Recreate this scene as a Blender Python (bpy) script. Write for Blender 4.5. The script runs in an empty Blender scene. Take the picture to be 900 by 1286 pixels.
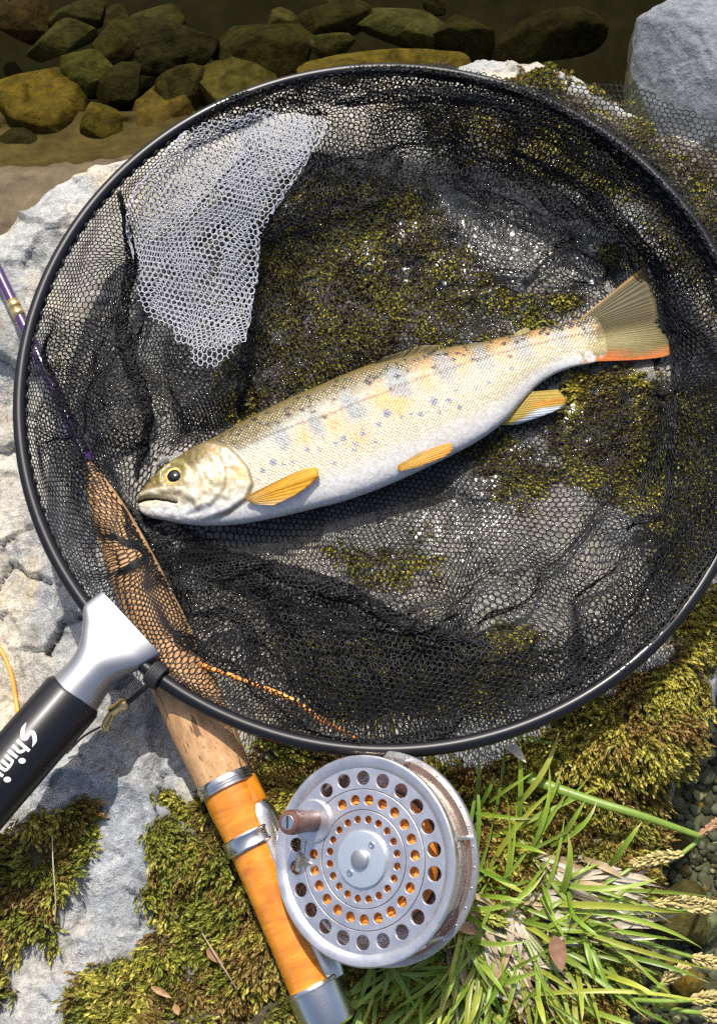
import bpy, bmesh, math, random
import numpy as np
from mathutils import Vector, Matrix

random.seed(7)
rng = np.random.default_rng(7)
SC = bpy.context.scene
COL = SC.collection
R_ = math.radians

# ------------------------------------------------------------------ camera, sky, sun, exposure
TILT, DIST, HALF = R_(18), 0.461, R_(26)
CAM = np.array([0, -DIST * math.sin(TILT), DIST * math.cos(TILT)])
FWD = np.array([0, math.sin(TILT), -math.cos(TILT)])
RGT = np.array([1.0, 0, 0])
UPV = np.array([0, math.cos(TILT), math.sin(TILT)])
cd = bpy.data.cameras.new('camera')
cam = bpy.data.objects.new('camera', cd)
COL.objects.link(cam)
cam.location = CAM
cam.rotation_euler = (TILT, 0, 0)
cd.sensor_fit = 'VERTICAL'
cd.sensor_height = 24
cd.lens = 12 / math.tan(HALF)
cd.clip_start, cd.clip_end = 0.01, 100
SC.camera = cam

SUN_EL, SUN_AZ = R_(54), R_(-9)
w = bpy.data.worlds.new('World')
SC.world = w
w.use_nodes = True
nt = w.node_tree
sky = nt.nodes.new('ShaderNodeTexSky')
sky.sky_type = 'NISHITA'
sky.sun_disc = False
sky.sun_elevation = SUN_EL
sky.sun_rotation = SUN_AZ
sky.air_density = 0.8
sky.dust_density = 3.5
nt.links.new(sky.outputs[0], nt.nodes['Background'].inputs[0])
nt.nodes['Background'].inputs[1].default_value = 0.15
sl = bpy.data.lights.new('sun', 'SUN')
sl.energy, sl.angle, sl.color = 4.2, R_(0.5), (1.0, 0.95, 0.87)
sun = bpy.data.objects.new('sun', sl)
COL.objects.link(sun)
SV = Vector((math.sin(SUN_AZ) * math.cos(SUN_EL), math.cos(SUN_AZ) * math.cos(SUN_EL), math.sin(SUN_EL)))
sun.rotation_euler = SV.to_track_quat('Z', 'Y').to_euler()
sun.location = SV * 3
vs = SC.view_settings
vs.view_transform = 'Standard'
vs.look = 'None'
vs.exposure = 0.42
vs.gamma = 1
SC.cycles.transparent_max_bounces = 24
SC.cycles.max_bounces = 8
SC.cycles.adaptive_threshold = 0.005
SC.cycles.use_denoising = False

# ------------------------------------------------------------------ helpers
K = math.tan(HALF) / 643.0


def U(px, py, z):
    """world point seen at photo pixel (px, py) at height z"""
    px, py, z = np.broadcast_arrays(np.asarray(px, float), np.asarray(py, float), np.asarray(z, float))
    xn, yn = (px - 450) * K, (643 - py) * K
    ray = FWD + xn[..., None] * RGT + yn[..., None] * UPV
    t = (z - CAM[2]) / ray[..., 2]
    return CAM + ray * t[..., None]


def proj(P):
    d = np.asarray(P, float) - CAM
    f = d @ FWD
    return 450 + (d @ RGT) / f / K, 643 - (d @ UPV) / f / K


def lin(r, g, b):
    f = lambda c: (c / 255 / 12.92) if c <= 10 else ((c / 255 + 0.055) / 1.055) ** 2.4
    return (f(r), f(g), f(b))


def ss(a, b, x):
    t = np.clip((x - a) / (b - a), 0, 1)
    return t * t * (3 - 2 * t)


def hsh(ix, iy, s):
    h = (ix.astype(np.int64) * 374761393 + iy.astype(np.int64) * 668265263 + s * 974711) & 0x7fffffff
    h = ((h ^ (h >> 13)) * 1274126177) & 0x7fffffff
    h = (h ^ (h >> 16)) & 0xffff
    return h / 65535.0


def vn(x, y, s=0):
    ix, iy = np.floor(x), np.floor(y)
    fx, fy = x - ix, y - iy
    fx, fy = fx * fx * fx * (fx * (fx * 6 - 15) + 10), fy * fy * fy * (fy * (fy * 6 - 15) + 10)
    a, b, c, d = hsh(ix, iy, s), hsh(ix + 1, iy, s), hsh(ix, iy + 1, s), hsh(ix + 1, iy + 1, s)
    return (a + (b - a) * fx) * (1 - fy) + (c + (d - c) * fx) * fy


def fbm(x, y, s=0, o=4):
    v, a, t = 0, 0.5, 0
    for i in range(o):
        v = v + a * vn(x, y, s + i * 17)
        t += a
        a *= 0.5
        x, y = x * 2.03 + 11.3, y * 2.03 + 5.7
    return v / t


def facets(x, y, s=0):
    """chipped planes: each cell of a jittered grid its own slope; returns height and distance to the cell edge"""
    ix, iy = np.floor(x), np.floor(y)
    d1 = np.full(np.shape(x), 9.0)
    d2 = d1.copy()
    h = np.zeros(np.shape(x))
    for i in (-1, 0, 1):
        for j in (-1, 0, 1):
            cx, cy = ix + i, iy + j
            qx, qy = cx + hsh(cx, cy, s), cy + hsh(cx, cy, s + 1)
            d = np.hypot(x - qx, y - qy)
            gx, gy = hsh(cx, cy, s + 2) - 0.5, hsh(cx, cy, s + 3) - 0.5
            hh = gx * (x - qx) + gy * (y - qy) + (hsh(cx, cy, s + 4) - 0.5) * 0.5
            near = d < d1
            d2 = np.where(near, d1, np.minimum(d2, d))
            h = np.where(near, hh, h)
            d1 = np.where(near, d, d1)
    return h, d2 - d1


def sdist(px, py, poly):
    """signed distance in pixels to a polygon, negative inside"""
    px, py = np.asarray(px, float), np.asarray(py, float)
    d = np.full(px.shape, 1e9)
    ins = np.zeros(px.shape, bool)
    n = len(poly)
    for i in range(n):
        (ax, ay), (bx, by) = poly[i], poly[(i + 1) % n]
        dx, dy = bx - ax, by - ay
        t = np.clip(((px - ax) * dx + (py - ay) * dy) / (dx * dx + dy * dy + 1e-9), 0, 1)
        d = np.minimum(d, np.hypot(px - ax - t * dx, py - ay - t * dy))
        if ay != by:
            c = ((ay > py) != (by > py)) & (px < (bx - ax) * (py - ay) / (by - ay) + ax)
            ins ^= c
    return np.where(ins, -d, d)


def pdist(px, py, line):
    px, py = np.asarray(px, float), np.asarray(py, float)
    d = np.full(px.shape, 1e9)
    for (ax, ay), (bx, by) in zip(line[:-1], line[1:]):
        dx, dy = bx - ax, by - ay
        t = np.clip(((px - ax) * dx + (py - ay) * dy) / (dx * dx + dy * dy + 1e-9), 0, 1)
        d = np.minimum(d, np.hypot(px - ax - t * dx, py - ay - t * dy))
    return d


def catmull(P, n):
    P = np.asarray(P, float)
    Q = np.vstack([2 * P[0] - P[1], P, 2 * P[-1] - P[-2]])
    t = np.linspace(0, len(P) - 1, n)
    i = np.minimum(t.astype(int), len(P) - 2)
    f = (t - i)[:, None]
    a, b, c, d = Q[i], Q[i + 1], Q[i + 2], Q[i + 3]
    return 0.5 * (2 * b + (c - a) * f + (2 * a - 5 * b + 4 * c - d) * f * f + (3 * b - a - 3 * c + d) * f ** 3)


def nrm(v):
    v = np.asarray(v, float)
    return v / (np.linalg.norm(v, axis=-1, keepdims=True) + 1e-12)


def obj(name, V, F, mat, parent=None, smooth=True, col=None, sharp=None, uv=None):
    """one mesh object from arrays; F is one array of faces or a list of arrays with different corner counts"""
    Fs = F if isinstance(F, list) else [F]
    Fs = [np.asarray(f, np.int32) for f in Fs if len(f)]
    V = np.asarray(V, np.float32)
    me = bpy.data.meshes.new(name)
    me.vertices.add(len(V))
    me.vertices.foreach_set('co', V.ravel())
    li = np.concatenate([f.ravel() for f in Fs])
    me.loops.add(len(li))
    me.loops.foreach_set('vertex_index', li)
    cnt = np.concatenate([np.full(len(f), f.shape[1]) for f in Fs])
    st = np.concatenate([[0], np.cumsum(cnt)[:-1]]).astype(np.int32)
    me.polygons.add(len(cnt))
    me.polygons.foreach_set('loop_start', st)
    me.update(calc_edges=True)
    me.polygons.foreach_set('use_smooth', np.full(len(cnt), bool(smooth)))
    if col is not None:
        a = me.color_attributes.new('Col', 'FLOAT_COLOR', 'POINT')
        c = np.ones((len(V), 4), np.float32)
        c[:, :col.shape[1]] = col
        a.data.foreach_set('color', c.ravel())
    if uv is not None:
        a = me.attributes.new('coat_uv', 'FLOAT_VECTOR', 'POINT')
        a.data.foreach_set('vector', np.asarray(uv, np.float32).ravel())
    if sharp:
        me.set_sharp_from_angle(angle=R_(sharp))
    me.materials.append(mat)
    o = bpy.data.objects.new(name, me)
    COL.objects.link(o)
    if parent is not None:
        o.parent = parent
        pm = world_of(parent)
        o.matrix_parent_inverse = pm.inverted()
    return o


def world_of(o):
    m = o.matrix_basis.copy()
    if o.parent is not None:
        m = world_of(o.parent) @ o.matrix_parent_inverse @ m
    return m


def tag(o, label=None, cat=None, group=None, kind=None):
    for k, v in (('label', label), ('category', cat), ('group', group), ('kind', kind)):
        if v:
            o[k] = v
    return o


def empty(name, loc, label, cat, group=None):
    o = bpy.data.objects.new(name, None)
    o.empty_display_size = 0.02
    COL.objects.link(o)
    o.location = Vector(loc)
    return tag(o, label, cat, group)


class MB:
    def __init__(s):
        s.V, s.Q, s.T, s.C, s.n = [], [], [], [], 0

    def add(s, V, Q=None, T=None, C=None):
        V = np.asarray(V, float)
        s.V.append(V)
        if Q is not None and len(Q):
            s.Q.append(np.asarray(Q) + s.n)
        if T is not None and len(T):
            s.T.append(np.asarray(T) + s.n)
        if C is not None:
            s.C.append(np.broadcast_to(np.asarray(C, float), (len(V), len(C) if np.ndim(C) == 1 else np.shape(C)[1])))
        s.n += len(V)
        return s

    def build(s, name, mat, parent=None, smooth=True, sharp=None, M=None):
        V = np.vstack(s.V)
        if M is not None:
            V = V @ np.asarray(M)[:3, :3].T + np.asarray(M)[:3, 3]
        F = []
        if s.Q:
            F.append(np.vstack(s.Q))
        if s.T:
            F.append(np.vstack(s.T))
        return obj(name, V, F, mat, parent, smooth, np.vstack(s.C) if s.C else None, sharp)


def tube(P, r, n=8, cap=True, flat=1.0, up=None):
    P = np.asarray(P, float)
    m = len(P)
    r = np.broadcast_to(np.asarray(r, float), (m,))
    T = nrm(np.gradient(P, axis=0))
    u = np.array([0, 0, 1.0]) if up is None else np.asarray(up, float)
    if abs(T[0] @ u) > 0.95:
        u = np.array([1.0, 0, 0])
    A = nrm(np.cross(T, u))
    B = np.cross(A, T)
    ang = np.arange(n) / n * 2 * np.pi
    V = P[:, None] + r[:, None, None] * (A[:, None] * np.cos(ang)[None, :, None] + B[:, None] * flat * np.sin(ang)[None, :, None])
    V = V.reshape(-1, 3)
    i, j = np.meshgrid(np.arange(m - 1), np.arange(n), indexing='ij')
    k = (j + 1) % n
    Q = np.stack([i * n + j, i * n + k, (i + 1) * n + k, (i + 1) * n + j], -1).reshape(-1, 4)
    Tt = []
    if cap:
        V = np.vstack([V, P[0], P[-1]])
        for q in range(n):
            Tt.append((m * n, (q + 1) % n, q))
            Tt.append((m * n + 1, (m - 1) * n + q, (m - 1) * n + (q + 1) % n))
    return V, Q, np.array(Tt) if Tt else None


def lathe(prof, n=64, closed=False):
    prof = np.asarray(prof, float)
    m = len(prof)
    a = np.arange(n) / n * 2 * np.pi
    V = np.stack([prof[:, 0, None] * np.cos(a), prof[:, 0, None] * np.sin(a), np.repeat(prof[:, 1, None], n, 1)], -1).reshape(-1, 3)
    mm = m if closed else m - 1
    i, j = np.meshgrid(np.arange(mm), np.arange(n), indexing='ij')
    k, i2 = (j + 1) % n, (i + 1) % m
    return V, np.stack([i * n + j, i * n + k, i2 * n + k, i2 * n + j], -1).reshape(-1, 4)


def grid_faces(nr, nc):
    i, j = np.meshgrid(np.arange(nr - 1), np.arange(nc - 1), indexing='ij')
    a = i * nc + j
    return np.stack([a, a + 1, a + nc + 1, a + nc], -1).reshape(-1, 4)


def frame(o, z, x=None):
    z = nrm(z)
    x = np.array([1.0, 0, 0]) if x is None else np.asarray(x, float)
    x = nrm(x - z * (x @ z))
    y = np.cross(z, x)
    M = np.eye(4)
    M[:3, 0], M[:3, 1], M[:3, 2], M[:3, 3] = x, y, z, o
    return M


# ------------------------------------------------------------------ materials
class N:
    def __init__(s, name):
        s.m = bpy.data.materials.new(name)
        s.m.use_nodes = True
        s.t = s.m.node_tree
        s.b = s.t.nodes['Principled BSDF']
        s.out = s.t.nodes['Material Output']

    def n(s, typ, **kw):
        x = s.t.nodes.new('ShaderNode' + typ)
        for k, v in kw.items():
            if k in x.inputs:
                s.set(x.inputs[k], v)
            else:
                setattr(x, k, v)
        return x

    def set(s, inp, v):
        if isinstance(v, bpy.types.NodeSocket):
            s.t.links.new(v, inp)
        elif isinstance(v, tuple) and len(v) == 3 and inp.type == 'RGBA':
            inp.default_value = (*v, 1)
        else:
            inp.default_value = v

    def p(s, **kw):
        for k, v in kw.items():
            s.set(s.b.inputs[k.replace('_', ' ')], v)
        return s

    def obj_co(s):
        return s.n('TexCoord').outputs['Object']

    def geo(s):
        return s.n('NewGeometry').outputs['Position']

    def noise(s, scale, detail=4, co=None, rough=0.55, dist=0.0):
        x = s.n('TexNoise', Scale=scale, Detail=detail, Roughness=rough, Distortion=dist)
        s.set(x.inputs['Vector'], co if co is not None else s.geo())
        return x.outputs['Fac']

    def ramp(s, f, *stops):
        x = s.n('ValToRGB')
        e = x.color_ramp.elements
        while len(e) < len(stops):
            e.new(0.5)
        for el, (p, c) in zip(e, stops):
            el.position = p
            el.color = (*c, 1) if isinstance(c, tuple) else (c, c, c, 1)
        s.set(x.inputs[0], f)
        return x.outputs[0]

    def mix(s, f, a, b, mode='MIX'):
        x = s.n('Mix', data_type='RGBA', blend_type=mode)
        s.set(x.inputs[0], f)
        s.set(x.inputs[6], a)
        s.set(x.inputs[7], b)
        return x.outputs[2]

    def math(s, op, a, b=0.0):
        x = s.n('Math', operation=op)
        s.set(x.inputs[0], a)
        s.set(x.inputs[1], b)
        return x.outputs[0]

    def bump(s, h, strength=0.5, dist=0.001, prev=None):
        x = s.n('Bump', Strength=strength, Distance=dist)
        s.set(x.inputs['Height'], h)
        if prev is not None:
            s.set(x.inputs['Normal'], prev)
        return x.outputs[0]

    def attr(s, name='Col'):
        return s.n('Attribute', attribute_name=name)


def simple(name, col, rough=0.5, metal=0.0, var=0.0, vscale=200, bump=0.0, bscale=600, bdist=0.0003, coat=0.0):
    m = N(name)
    c = m.mix(m.noise(vscale), tuple(x * (1 - var) for x in col), tuple(min(1, x * (1 + var)) for x in col)) if var else col
    m.p(Base_Color=c, Roughness=rough, Metallic=metal, Coat_Weight=coat, Coat_Roughness=0.08)
    if bump:
        m.p(Normal=m.bump(m.noise(bscale, 3), bump, bdist))
    return m.m


def vcol(name, rough=0.6, var=0.25, vscale=300, bump=0.0, bscale=900, bdist=0.0003, trans=0.0, coat=0.0):
    m = N(name)
    a = m.attr().outputs['Color']
    g = m.ramp(m.noise(vscale, 4), (0.25, 1 - var), (0.75, 1 + var))
    m.p(Base_Color=m.mix(1.0, a, g, 'MULTIPLY'), Roughness=rough, Coat_Weight=coat, Coat_Roughness=0.1)
    if bump:
        m.p(Normal=m.bump(m.noise(bscale, 4), bump, bdist))
    if trans:
        t = m.n('BsdfTranslucent')
        m.set(t.inputs[0], m.mix(1.0, a, g, 'MULTIPLY'))
        x = m.n('MixShader')
        m.set(x.inputs[0], trans)
        m.t.links.new(m.b.outputs[0], x.inputs[1])
        m.t.links.new(t.outputs[0], x.inputs[2])
        m.t.links.new(x.outputs[0], m.out.inputs[0])
    return m.m


def rock_mat():
    m = N('weathered_rock')
    A = m.attr()
    base, wet = A.outputs['Color'], A.outputs['Alpha']
    n1 = m.noise(45, 7, rough=0.68, dist=0.15)
    n2 = m.noise(260, 6, rough=0.7)
    n3 = m.noise(1400, 3)
    c = m.mix(1.0, base, m.ramp(n1, (0.3, (0.50, 0.51, 0.54)), (0.48, (0.96, 0.95, 0.92)), (0.7, (1.25, 1.23, 1.18))), 'MULTIPLY')
    c = m.mix(1.0, c, m.ramp(n2, (0.3, (0.66, 0.64, 0.6)), (0.48, (1.0, 1.0, 1.0)), (0.7, (1.15, 1.14, 1.1))), 'MULTIPLY')
    # pale mineral veins and thin dark cracks
    v = m.math('ABSOLUTE', m.math('SUBTRACT', m.noise(38, 7, rough=0.72, dist=0.25), 0.5))
    c = m.mix(m.ramp(v, (0.0, 0.5), (0.018, 0.0)), c, (0.62, 0.61, 0.57))
    v2 = m.math('ABSOLUTE', m.math('SUBTRACT', m.noise(70, 6, rough=0.65, dist=0.5), 0.47))
    crack = m.ramp(v2, (0.0, 1.0), (0.012, 0.0))
    c = m.mix(m.math('MULTIPLY', crack, 0.55), c, (0.10, 0.085, 0.06))
    wq = m.n('VectorMath', operation='ADD')
    m.set(wq.inputs[0], m.geo())
    nz = m.n('TexNoise', Scale=60.0, Detail=4.0)
    m.set(nz.inputs['Vector'], m.geo())
    wsc = m.n('VectorMath', operation='SCALE')
    m.set(wsc.inputs[0], nz.outputs['Color'])
    wsc.inputs['Scale'].default_value = 0.02
    m.set(wq.inputs[1], wsc.outputs[0])
    ve = m.n('TexVoronoi', feature='DISTANCE_TO_EDGE', Scale=52.0)
    m.set(ve.inputs['Vector'], wq.outputs[0])
    split = m.math('MULTIPLY', m.ramp(ve.outputs['Distance'], (0.0, 1.0), (0.035, 0.0)), m.ramp(m.noise(30, 3), (0.45, 0.0), (0.6, 1.0)))
    c = m.mix(m.math('MULTIPLY', split, 0.5), c, (0.09, 0.08, 0.065))
    grit = m.noise(2600, 2)
    c = m.mix(1.0, c, m.ramp(grit, (0.3, 0.78), (0.7, 1.18)), 'MULTIPLY')
    c = m.mix(m.ramp(m.noise(120, 4, dist=0.8), (0.66, 0.0), (0.74, 0.5)), c, (0.17, 0.13, 0.06))
    c = m.mix(m.math('MINIMUM', 1.0, wet), c, m.mix(1.0, c, (0.36, 0.365, 0.355), 'MULTIPLY'))
    b = m.bump(n1, 0.9, 0.006)
    b = m.bump(n2, 0.75, 0.0011, b)
    b = m.bump(n3, 0.5, 0.0003, b)
    b = m.bump(crack, -0.8, 0.0008, b)
    b = m.bump(split, -0.8, 0.0012, b)
    m.p(Base_Color=c, Roughness=m.math('MAXIMUM', 0.14, m.math('SUBTRACT', 0.82, m.math('MULTIPLY', wet, 0.45))), Normal=b, Coat_Weight=m.math('MINIMUM', 1.0, m.math('MULTIPLY', wet, 0.9)), Coat_Roughness=0.09, Coat_Normal=b)
    return m.m


M_ROCK = rock_mat()
M_STONE = None


def stone_mat(name, rough=0.6):
    m = N(name)
    A = m.attr().outputs['Color']
    c = m.mix(1.0, A, m.ramp(m.noise(90, 6, rough=0.68), (0.3, 0.5), (0.5, 1.0), (0.7, 1.55)), 'MULTIPLY')
    c = m.mix(m.ramp(m.noise(170, 5, dist=0.6), (0.54, 0.0), (0.66, 0.6)), c, m.mix(1.0, A, (1.9, 1.7, 0.9), 'MULTIPLY'))
    c = m.mix(m.ramp(m.noise(75, 5, dist=1.0), (0.52, 0.0), (0.64, 0.7)), c, m.mix(1.0, A, (0.35, 0.34, 0.28), 'MULTIPLY'))
    m.p(Base_Color=c, Roughness=rough, Specular_IOR_Level=0.06, Normal=m.bump(m.noise(240, 6, rough=0.7), 0.8, 0.0022))
    return m.m


M_STONE = stone_mat('algae_stone')
M_BED = vcol('stream_silt', 0.7, 0.5, 60, 0.3, 80, 0.002)
M_BED.node_tree.nodes['Principled BSDF'].inputs['Specular IOR Level'].default_value = 0.05
M_MOSS = vcol('moss_leaf', 0.5, 0.2, 500, trans=0.25)
M_GRASS = vcol('grass_blade', 0.38, 0.12, 400, trans=0.35)
M_DRY = vcol('dry_grass', 0.6, 0.2, 500, trans=0.15)
M_GRAVEL = vcol('gravel_pebble', 0.5, 0.3, 500, 0.4)
M_GRAVEL.node_tree.nodes['Principled BSDF'].inputs['Specular IOR Level'].default_value = 0.15
M_BLACK = simple('black_gloss_tube', (0.007, 0.007, 0.009), 0.36, coat=0.06, bump=0.04, bscale=300)
M_BLACK.node_tree.nodes['Principled BSDF'].inputs['Specular IOR Level'].default_value = 0.32
M_THREAD = simple('black_net_thread', (0.006, 0.006, 0.007), 0.36)
M_THREAD.node_tree.nodes['Principled BSDF'].inputs['Specular IOR Level'].default_value = 0.32
M_SHEEN = simple('sheen_net_thread', (0.40, 0.41, 0.445), 0.5)  # lighter copy of the black net thread, sunlit sheen put into the colour
M_CORD = simple('black_cord', (0.014, 0.014, 0.016), 0.6, bump=0.5, bscale=2500, bdist=0.0004)
M_SILVER = simple('satin_silver', (0.34, 0.35, 0.365), 0.42, 0.8, var=0.06, bump=0.12, bscale=4000, bdist=0.0001)
M_PRINT = simple('white_print', (0.82, 0.82, 0.82), 0.5)
M_BRASS = simple('brass', (0.80, 0.58, 0.26), 0.32, 0.9)
M_PURPLE = simple('purple_lacquer', (0.05, 0.015, 0.10), 0.2, coat=0.6)
M_CHROME = simple('worn_nickel', (0.68, 0.66, 0.62), 0.26, 1.0, var=0.1, bump=0.2, bscale=900, bdist=0.0002)
M_LINE = simple('orange_line', (0.85, 0.30, 0.04), 0.4)


def reel_metal():
    m = N('brushed_reel_metal')
    n = m.noise(160, 5)
    c = m.mix(n, (0.52, 0.51, 0.53), (0.66, 0.65, 0.665))
    sp = m.ramp(m.noise(700, 4), (0.66, 0.0), (0.72, 0.6))
    c = m.mix(sp, c, (0.35, 0.28, 0.24))
    m.p(Base_Color=c, Metallic=0.85, Roughness=m.ramp(n, (0.3, 0.28), (0.7, 0.44)), Normal=m.bump(m.noise(1500, 3), 0.12, 0.0002))
    return m.m


M_REEL = reel_metal()


def copper_wall():
    m = N('polished_reel_wall')
    m.p(Base_Color=m.mix(m.noise(60, 3), (0.60, 0.50, 0.42), (0.72, 0.66, 0.58)), Metallic=1.0, Roughness=0.14)
    return m.m


M_WALL = copper_wall()


def cork_mat():
    m = N('cork')
    co = m.obj_co()
    mp = m.n('Mapping')
    m.set(mp.inputs['Vector'], co)
    mp.inputs['Scale'].default_value = (1, 1, 0.35)
    n = m.noise(260, 6, mp.outputs[0], 0.65)
    c = m.ramp(n, (0.3, (0.30, 0.155, 0.062)), (0.5, (0.46, 0.265, 0.12)), (0.7, (0.56, 0.35, 0.175)))
    mp2 = m.n('Mapping')
    m.set(mp2.inputs['Vector'], co)
    mp2.inputs['Scale'].default_value = (3.4, 3.4, 0.45)
    mp2.inputs['Rotation'].default_value = (0.5, 0.2, 0)
    pit = m.ramp(m.noise(95, 3, mp2.outputs[0], 0.6, 0.4), (0.60, 0.0), (0.63, 1.0))
    c = m.mix(m.math('MULTIPLY', pit, 0.85), c, (0.07, 0.03, 0.015))
    fleck = m.ramp(m.noise(700, 3), (0.60, 0.0), (0.68, 0.7))
    c = m.mix(fleck, c, (0.20, 0.09, 0.035))
    b = m.bump(pit, -0.9, 0.0012)
    b = m.bump(n, 0.3, 0.0004, b)
    m.p(Base_Color=c, Roughness=0.75, Normal=b)
    return m.m


M_CORK = cork_mat()


def wood_mat(name, a, b, rough, scale, coat):
    m = N(name)
    mp = m.n('Mapping')
    m.set(mp.inputs['Vector'], m.obj_co())
    mp.inputs['Scale'].default_value = scale
    n = m.noise(60, 5, mp.outputs[0], 0.6, 1.2)
    m.p(Base_Color=m.mix(m.ramp(n, (0.3, 0.0), (0.7, 1.0)), a, b), Roughness=rough, Coat_Weight=coat, Coat_Roughness=0.06)
    return m.m


M_SEAT = wood_mat('orange_burl', (0.46, 0.14, 0.008), (0.72, 0.27, 0.018), 0.3, (0.9, 0.9, 3.6), 1.0)
M_KNOB = wood_mat('rosewood', (0.065, 0.025, 0.018), (0.15, 0.065, 0.045), 0.4, (3, 3, 0.6), 0.3)

# ------------------------------------------------------------------ layout curves (photo pixels)
HOOP_Z = 0.034
HC, HA, HB = (485, 515), 460.0, 428.0
ROCK = [(-300, 240), (-60, 285), (0, 268), (60, 222), (130, 184), (200, 155), (260, 118), (400, 80), (500, 72), (560, 62), (610, 50), (680, 56),
        (745, 80), (830, 140), (960, 170), (1010, 400), (1010, 700), (940, 800), (905, 850), (893, 900), (872, 960),
        (845, 1020), (838, 1080), (815, 1150), (800, 1230), (790, 1300), (780, 1450), (-300, 1450)]
ROD_A, ROD_B = U(106, 572, 0.0145), U(405, 1262, 0.0145)
ROD_D = nrm(ROD_B - ROD_A)
RODL = [(60, 470), (106, 572), (405, 1262), (440, 1340)]


def hoop_s(px, py):
    return np.hypot((px - HC[0]) / HA, (py - HC[1]) / HB)


MOSS = {
    'left': [(-60, 1070), (10, 1050), (45, 1020), (95, 1012), (112, 1040), (95, 1100), (78, 1120), (72, 1180), (40, 1170), (28, 1200), (18, 1240), (-60, 1280)],
    'front': [(165, 985), (205, 985), (240, 1000), (310, 950), (330, 925), (480, 940), (560, 970), (600, 1100), (560, 1300), (420, 1420), (60, 1420), (85, 1275), (110, 1235), (165, 1180), (195, 1160), (165, 1120),
              (190, 1090), (180, 1040), (205, 1015), (185, 1005)],
    'right': [(480, 940), (600, 955), (680, 905), (760, 870), (850, 800), (890, 745), (930, 700), (990, 700), (960, 810), (893, 862), (885, 900), (860, 965), (842, 1020), (828, 1090), (805, 1150),
              (790, 1300), (560, 1300), (600, 1100)],
    'net': [[(295, 240), (400, 205), (530, 230), (600, 310), (660, 370), (620, 435), (500, 460), (380, 500), (285, 540), (280, 400)], [(520, 130), (660, 120), (780, 210), (760, 260), (640, 215), (540, 190)],
            [(700, 480), (760, 440), (840, 480), (930, 470), (930, 720), (850, 730), (790, 640), (700, 580)],
            [(420, 690), (530, 665), (560, 715), (450, 745)], [(650, 375), (700, 350), (740, 370), (690, 405), (650, 405)],
            [(560, 560), (640, 540), (710, 590), (660, 640), (590, 620)], [(360, 800), (520, 790), (700, 800), (640, 900), (420, 890)], [(205, 740), (250, 720), (260, 770), (220, 775)]],
    'top': [[(640, 120), (700, 105), (800, 125), (960, 170), (990, 420), (890, 400), (830, 300), (770, 230), (680, 180)], [(745, 300), (820, 290), (845, 345), (770, 350)]],
}


def moss_field(px, py):
    """>0 inside the moss; ragged outline"""
    m = np.full(np.shape(px), -1e9)
    for k, v in MOSS.items():
        for poly in (v if isinstance(v[0], list) else [v]):
            m = np.maximum(m, -sdist(px, py, poly))
    return m + (fbm(px / 34, py / 34, 91, 4) - 0.5) * 52


def H(x, y):
    """height of the rock"""
    x, y = np.asarray(x, float), np.asarray(y, float)
    P = np.stack([x, y, np.zeros_like(x)], -1)
    px, py = proj(P)
    sd = sdist(px, py, ROCK) + (fbm(px / 40, py / 40, 5, 3) - 0.5) * 18
    s = hoop_s(px, py)
    open_ = ss(0.9, 1.08, s) * (1 - 0.6 * ss(300, 700, px))
    h = (fbm(x * 14, y * 14, 1, 3) - 0.5) * 0.014
    wx, wy = x + (fbm(x * 40, y * 40, 61, 3) - 0.5) * 0.014, y + (fbm(x * 40, y * 40, 63, 3) - 0.5) * 0.014
    f1, e1 = facets(wx * 26 + wy * 8, wy * 34, 11)
    f2, e2 = facets(wx * 75 + 3, wy * 95 + wx * 20, 23)
    amp = 0.35 + 0.65 * open_
    h = h + amp * (0.011 * f1 + 0.0035 * f2)
    h = h - amp * 0.003 * (1 - ss(0.0, 0.07, e1)) * ss(0.45, 0.6, fbm(x * 30, y * 30, 71, 2))
    h = h + (fbm(x * 260, y * 260, 31, 3) - 0.5) * 0.0016
    h = h - 0.020 * ss(130, -20, px) * ss(380, 520, py) * ss(980, 860, py)
    h = h + 0.010 * ss(640, 760, px) * ss(700, 820, py) * ss(990, 930, py)
    drop = ss(-8, 80, sd)
    h = h + 0.0065 * ss(600, 725, py) * np.exp(-((px - 590) / 120) ** 2) * ss(900, 780, py)
    return h - 0.012 * ss(-60, 10, sd) - 0.13 * drop


def floor_z(px, py):
    P = U(px, py, 0.006)
    return H(P[..., 0], P[..., 1])


# ------------------------------------------------------------------ ground: rock, stream bed, water, sand bank
gx = np.arange(-0.255, 0.256, 0.00125)
gy = np.arange(-0.275, 0.305, 0.00125)
X, Y = np.meshgrid(gx, gy)
Z = H(X, Y)
PX, PY = proj(np.stack([X, Y, np.zeros_like(X)], -1))
ms = moss_field(PX, PY)
s_ = hoop_s(PX, PY)
warm = np.array([0.42, 0.40, 0.355])
cool = np.array([0.285, 0.31, 0.345])
beige = np.array([0.46, 0.41, 0.31])
fz = ss(860, 1010, PY)[..., None]
c = warm * (1 - fz) + cool * fz
nb = ss(0.5, 0.72, fbm(X * 32, Y * 32, 41, 4))[..., None] * (1 - fz * 0.6)
c = c * (1 - nb) + beige * nb
ng = ss(0.5, 0.66, fbm(X * 24 + 9, Y * 24, 47, 4))[..., None] * (1 - fz)
c = c * (1 - ng) + np.array([0.33, 0.34, 0.34]) * ng
under = ss(-8, 22, ms)[..., None]
soil = np.array([0.050, 0.042, 0.018])
c = c * (1 - under) + soil * under
wet = ss(1.0, 0.86, s_ + (fbm(PX / 60, PY / 60, 51, 3) - 0.5) * 0.22) * (0.55 + 0.45 * fbm(PX / 50, PY / 50, 53, 3))
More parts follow.
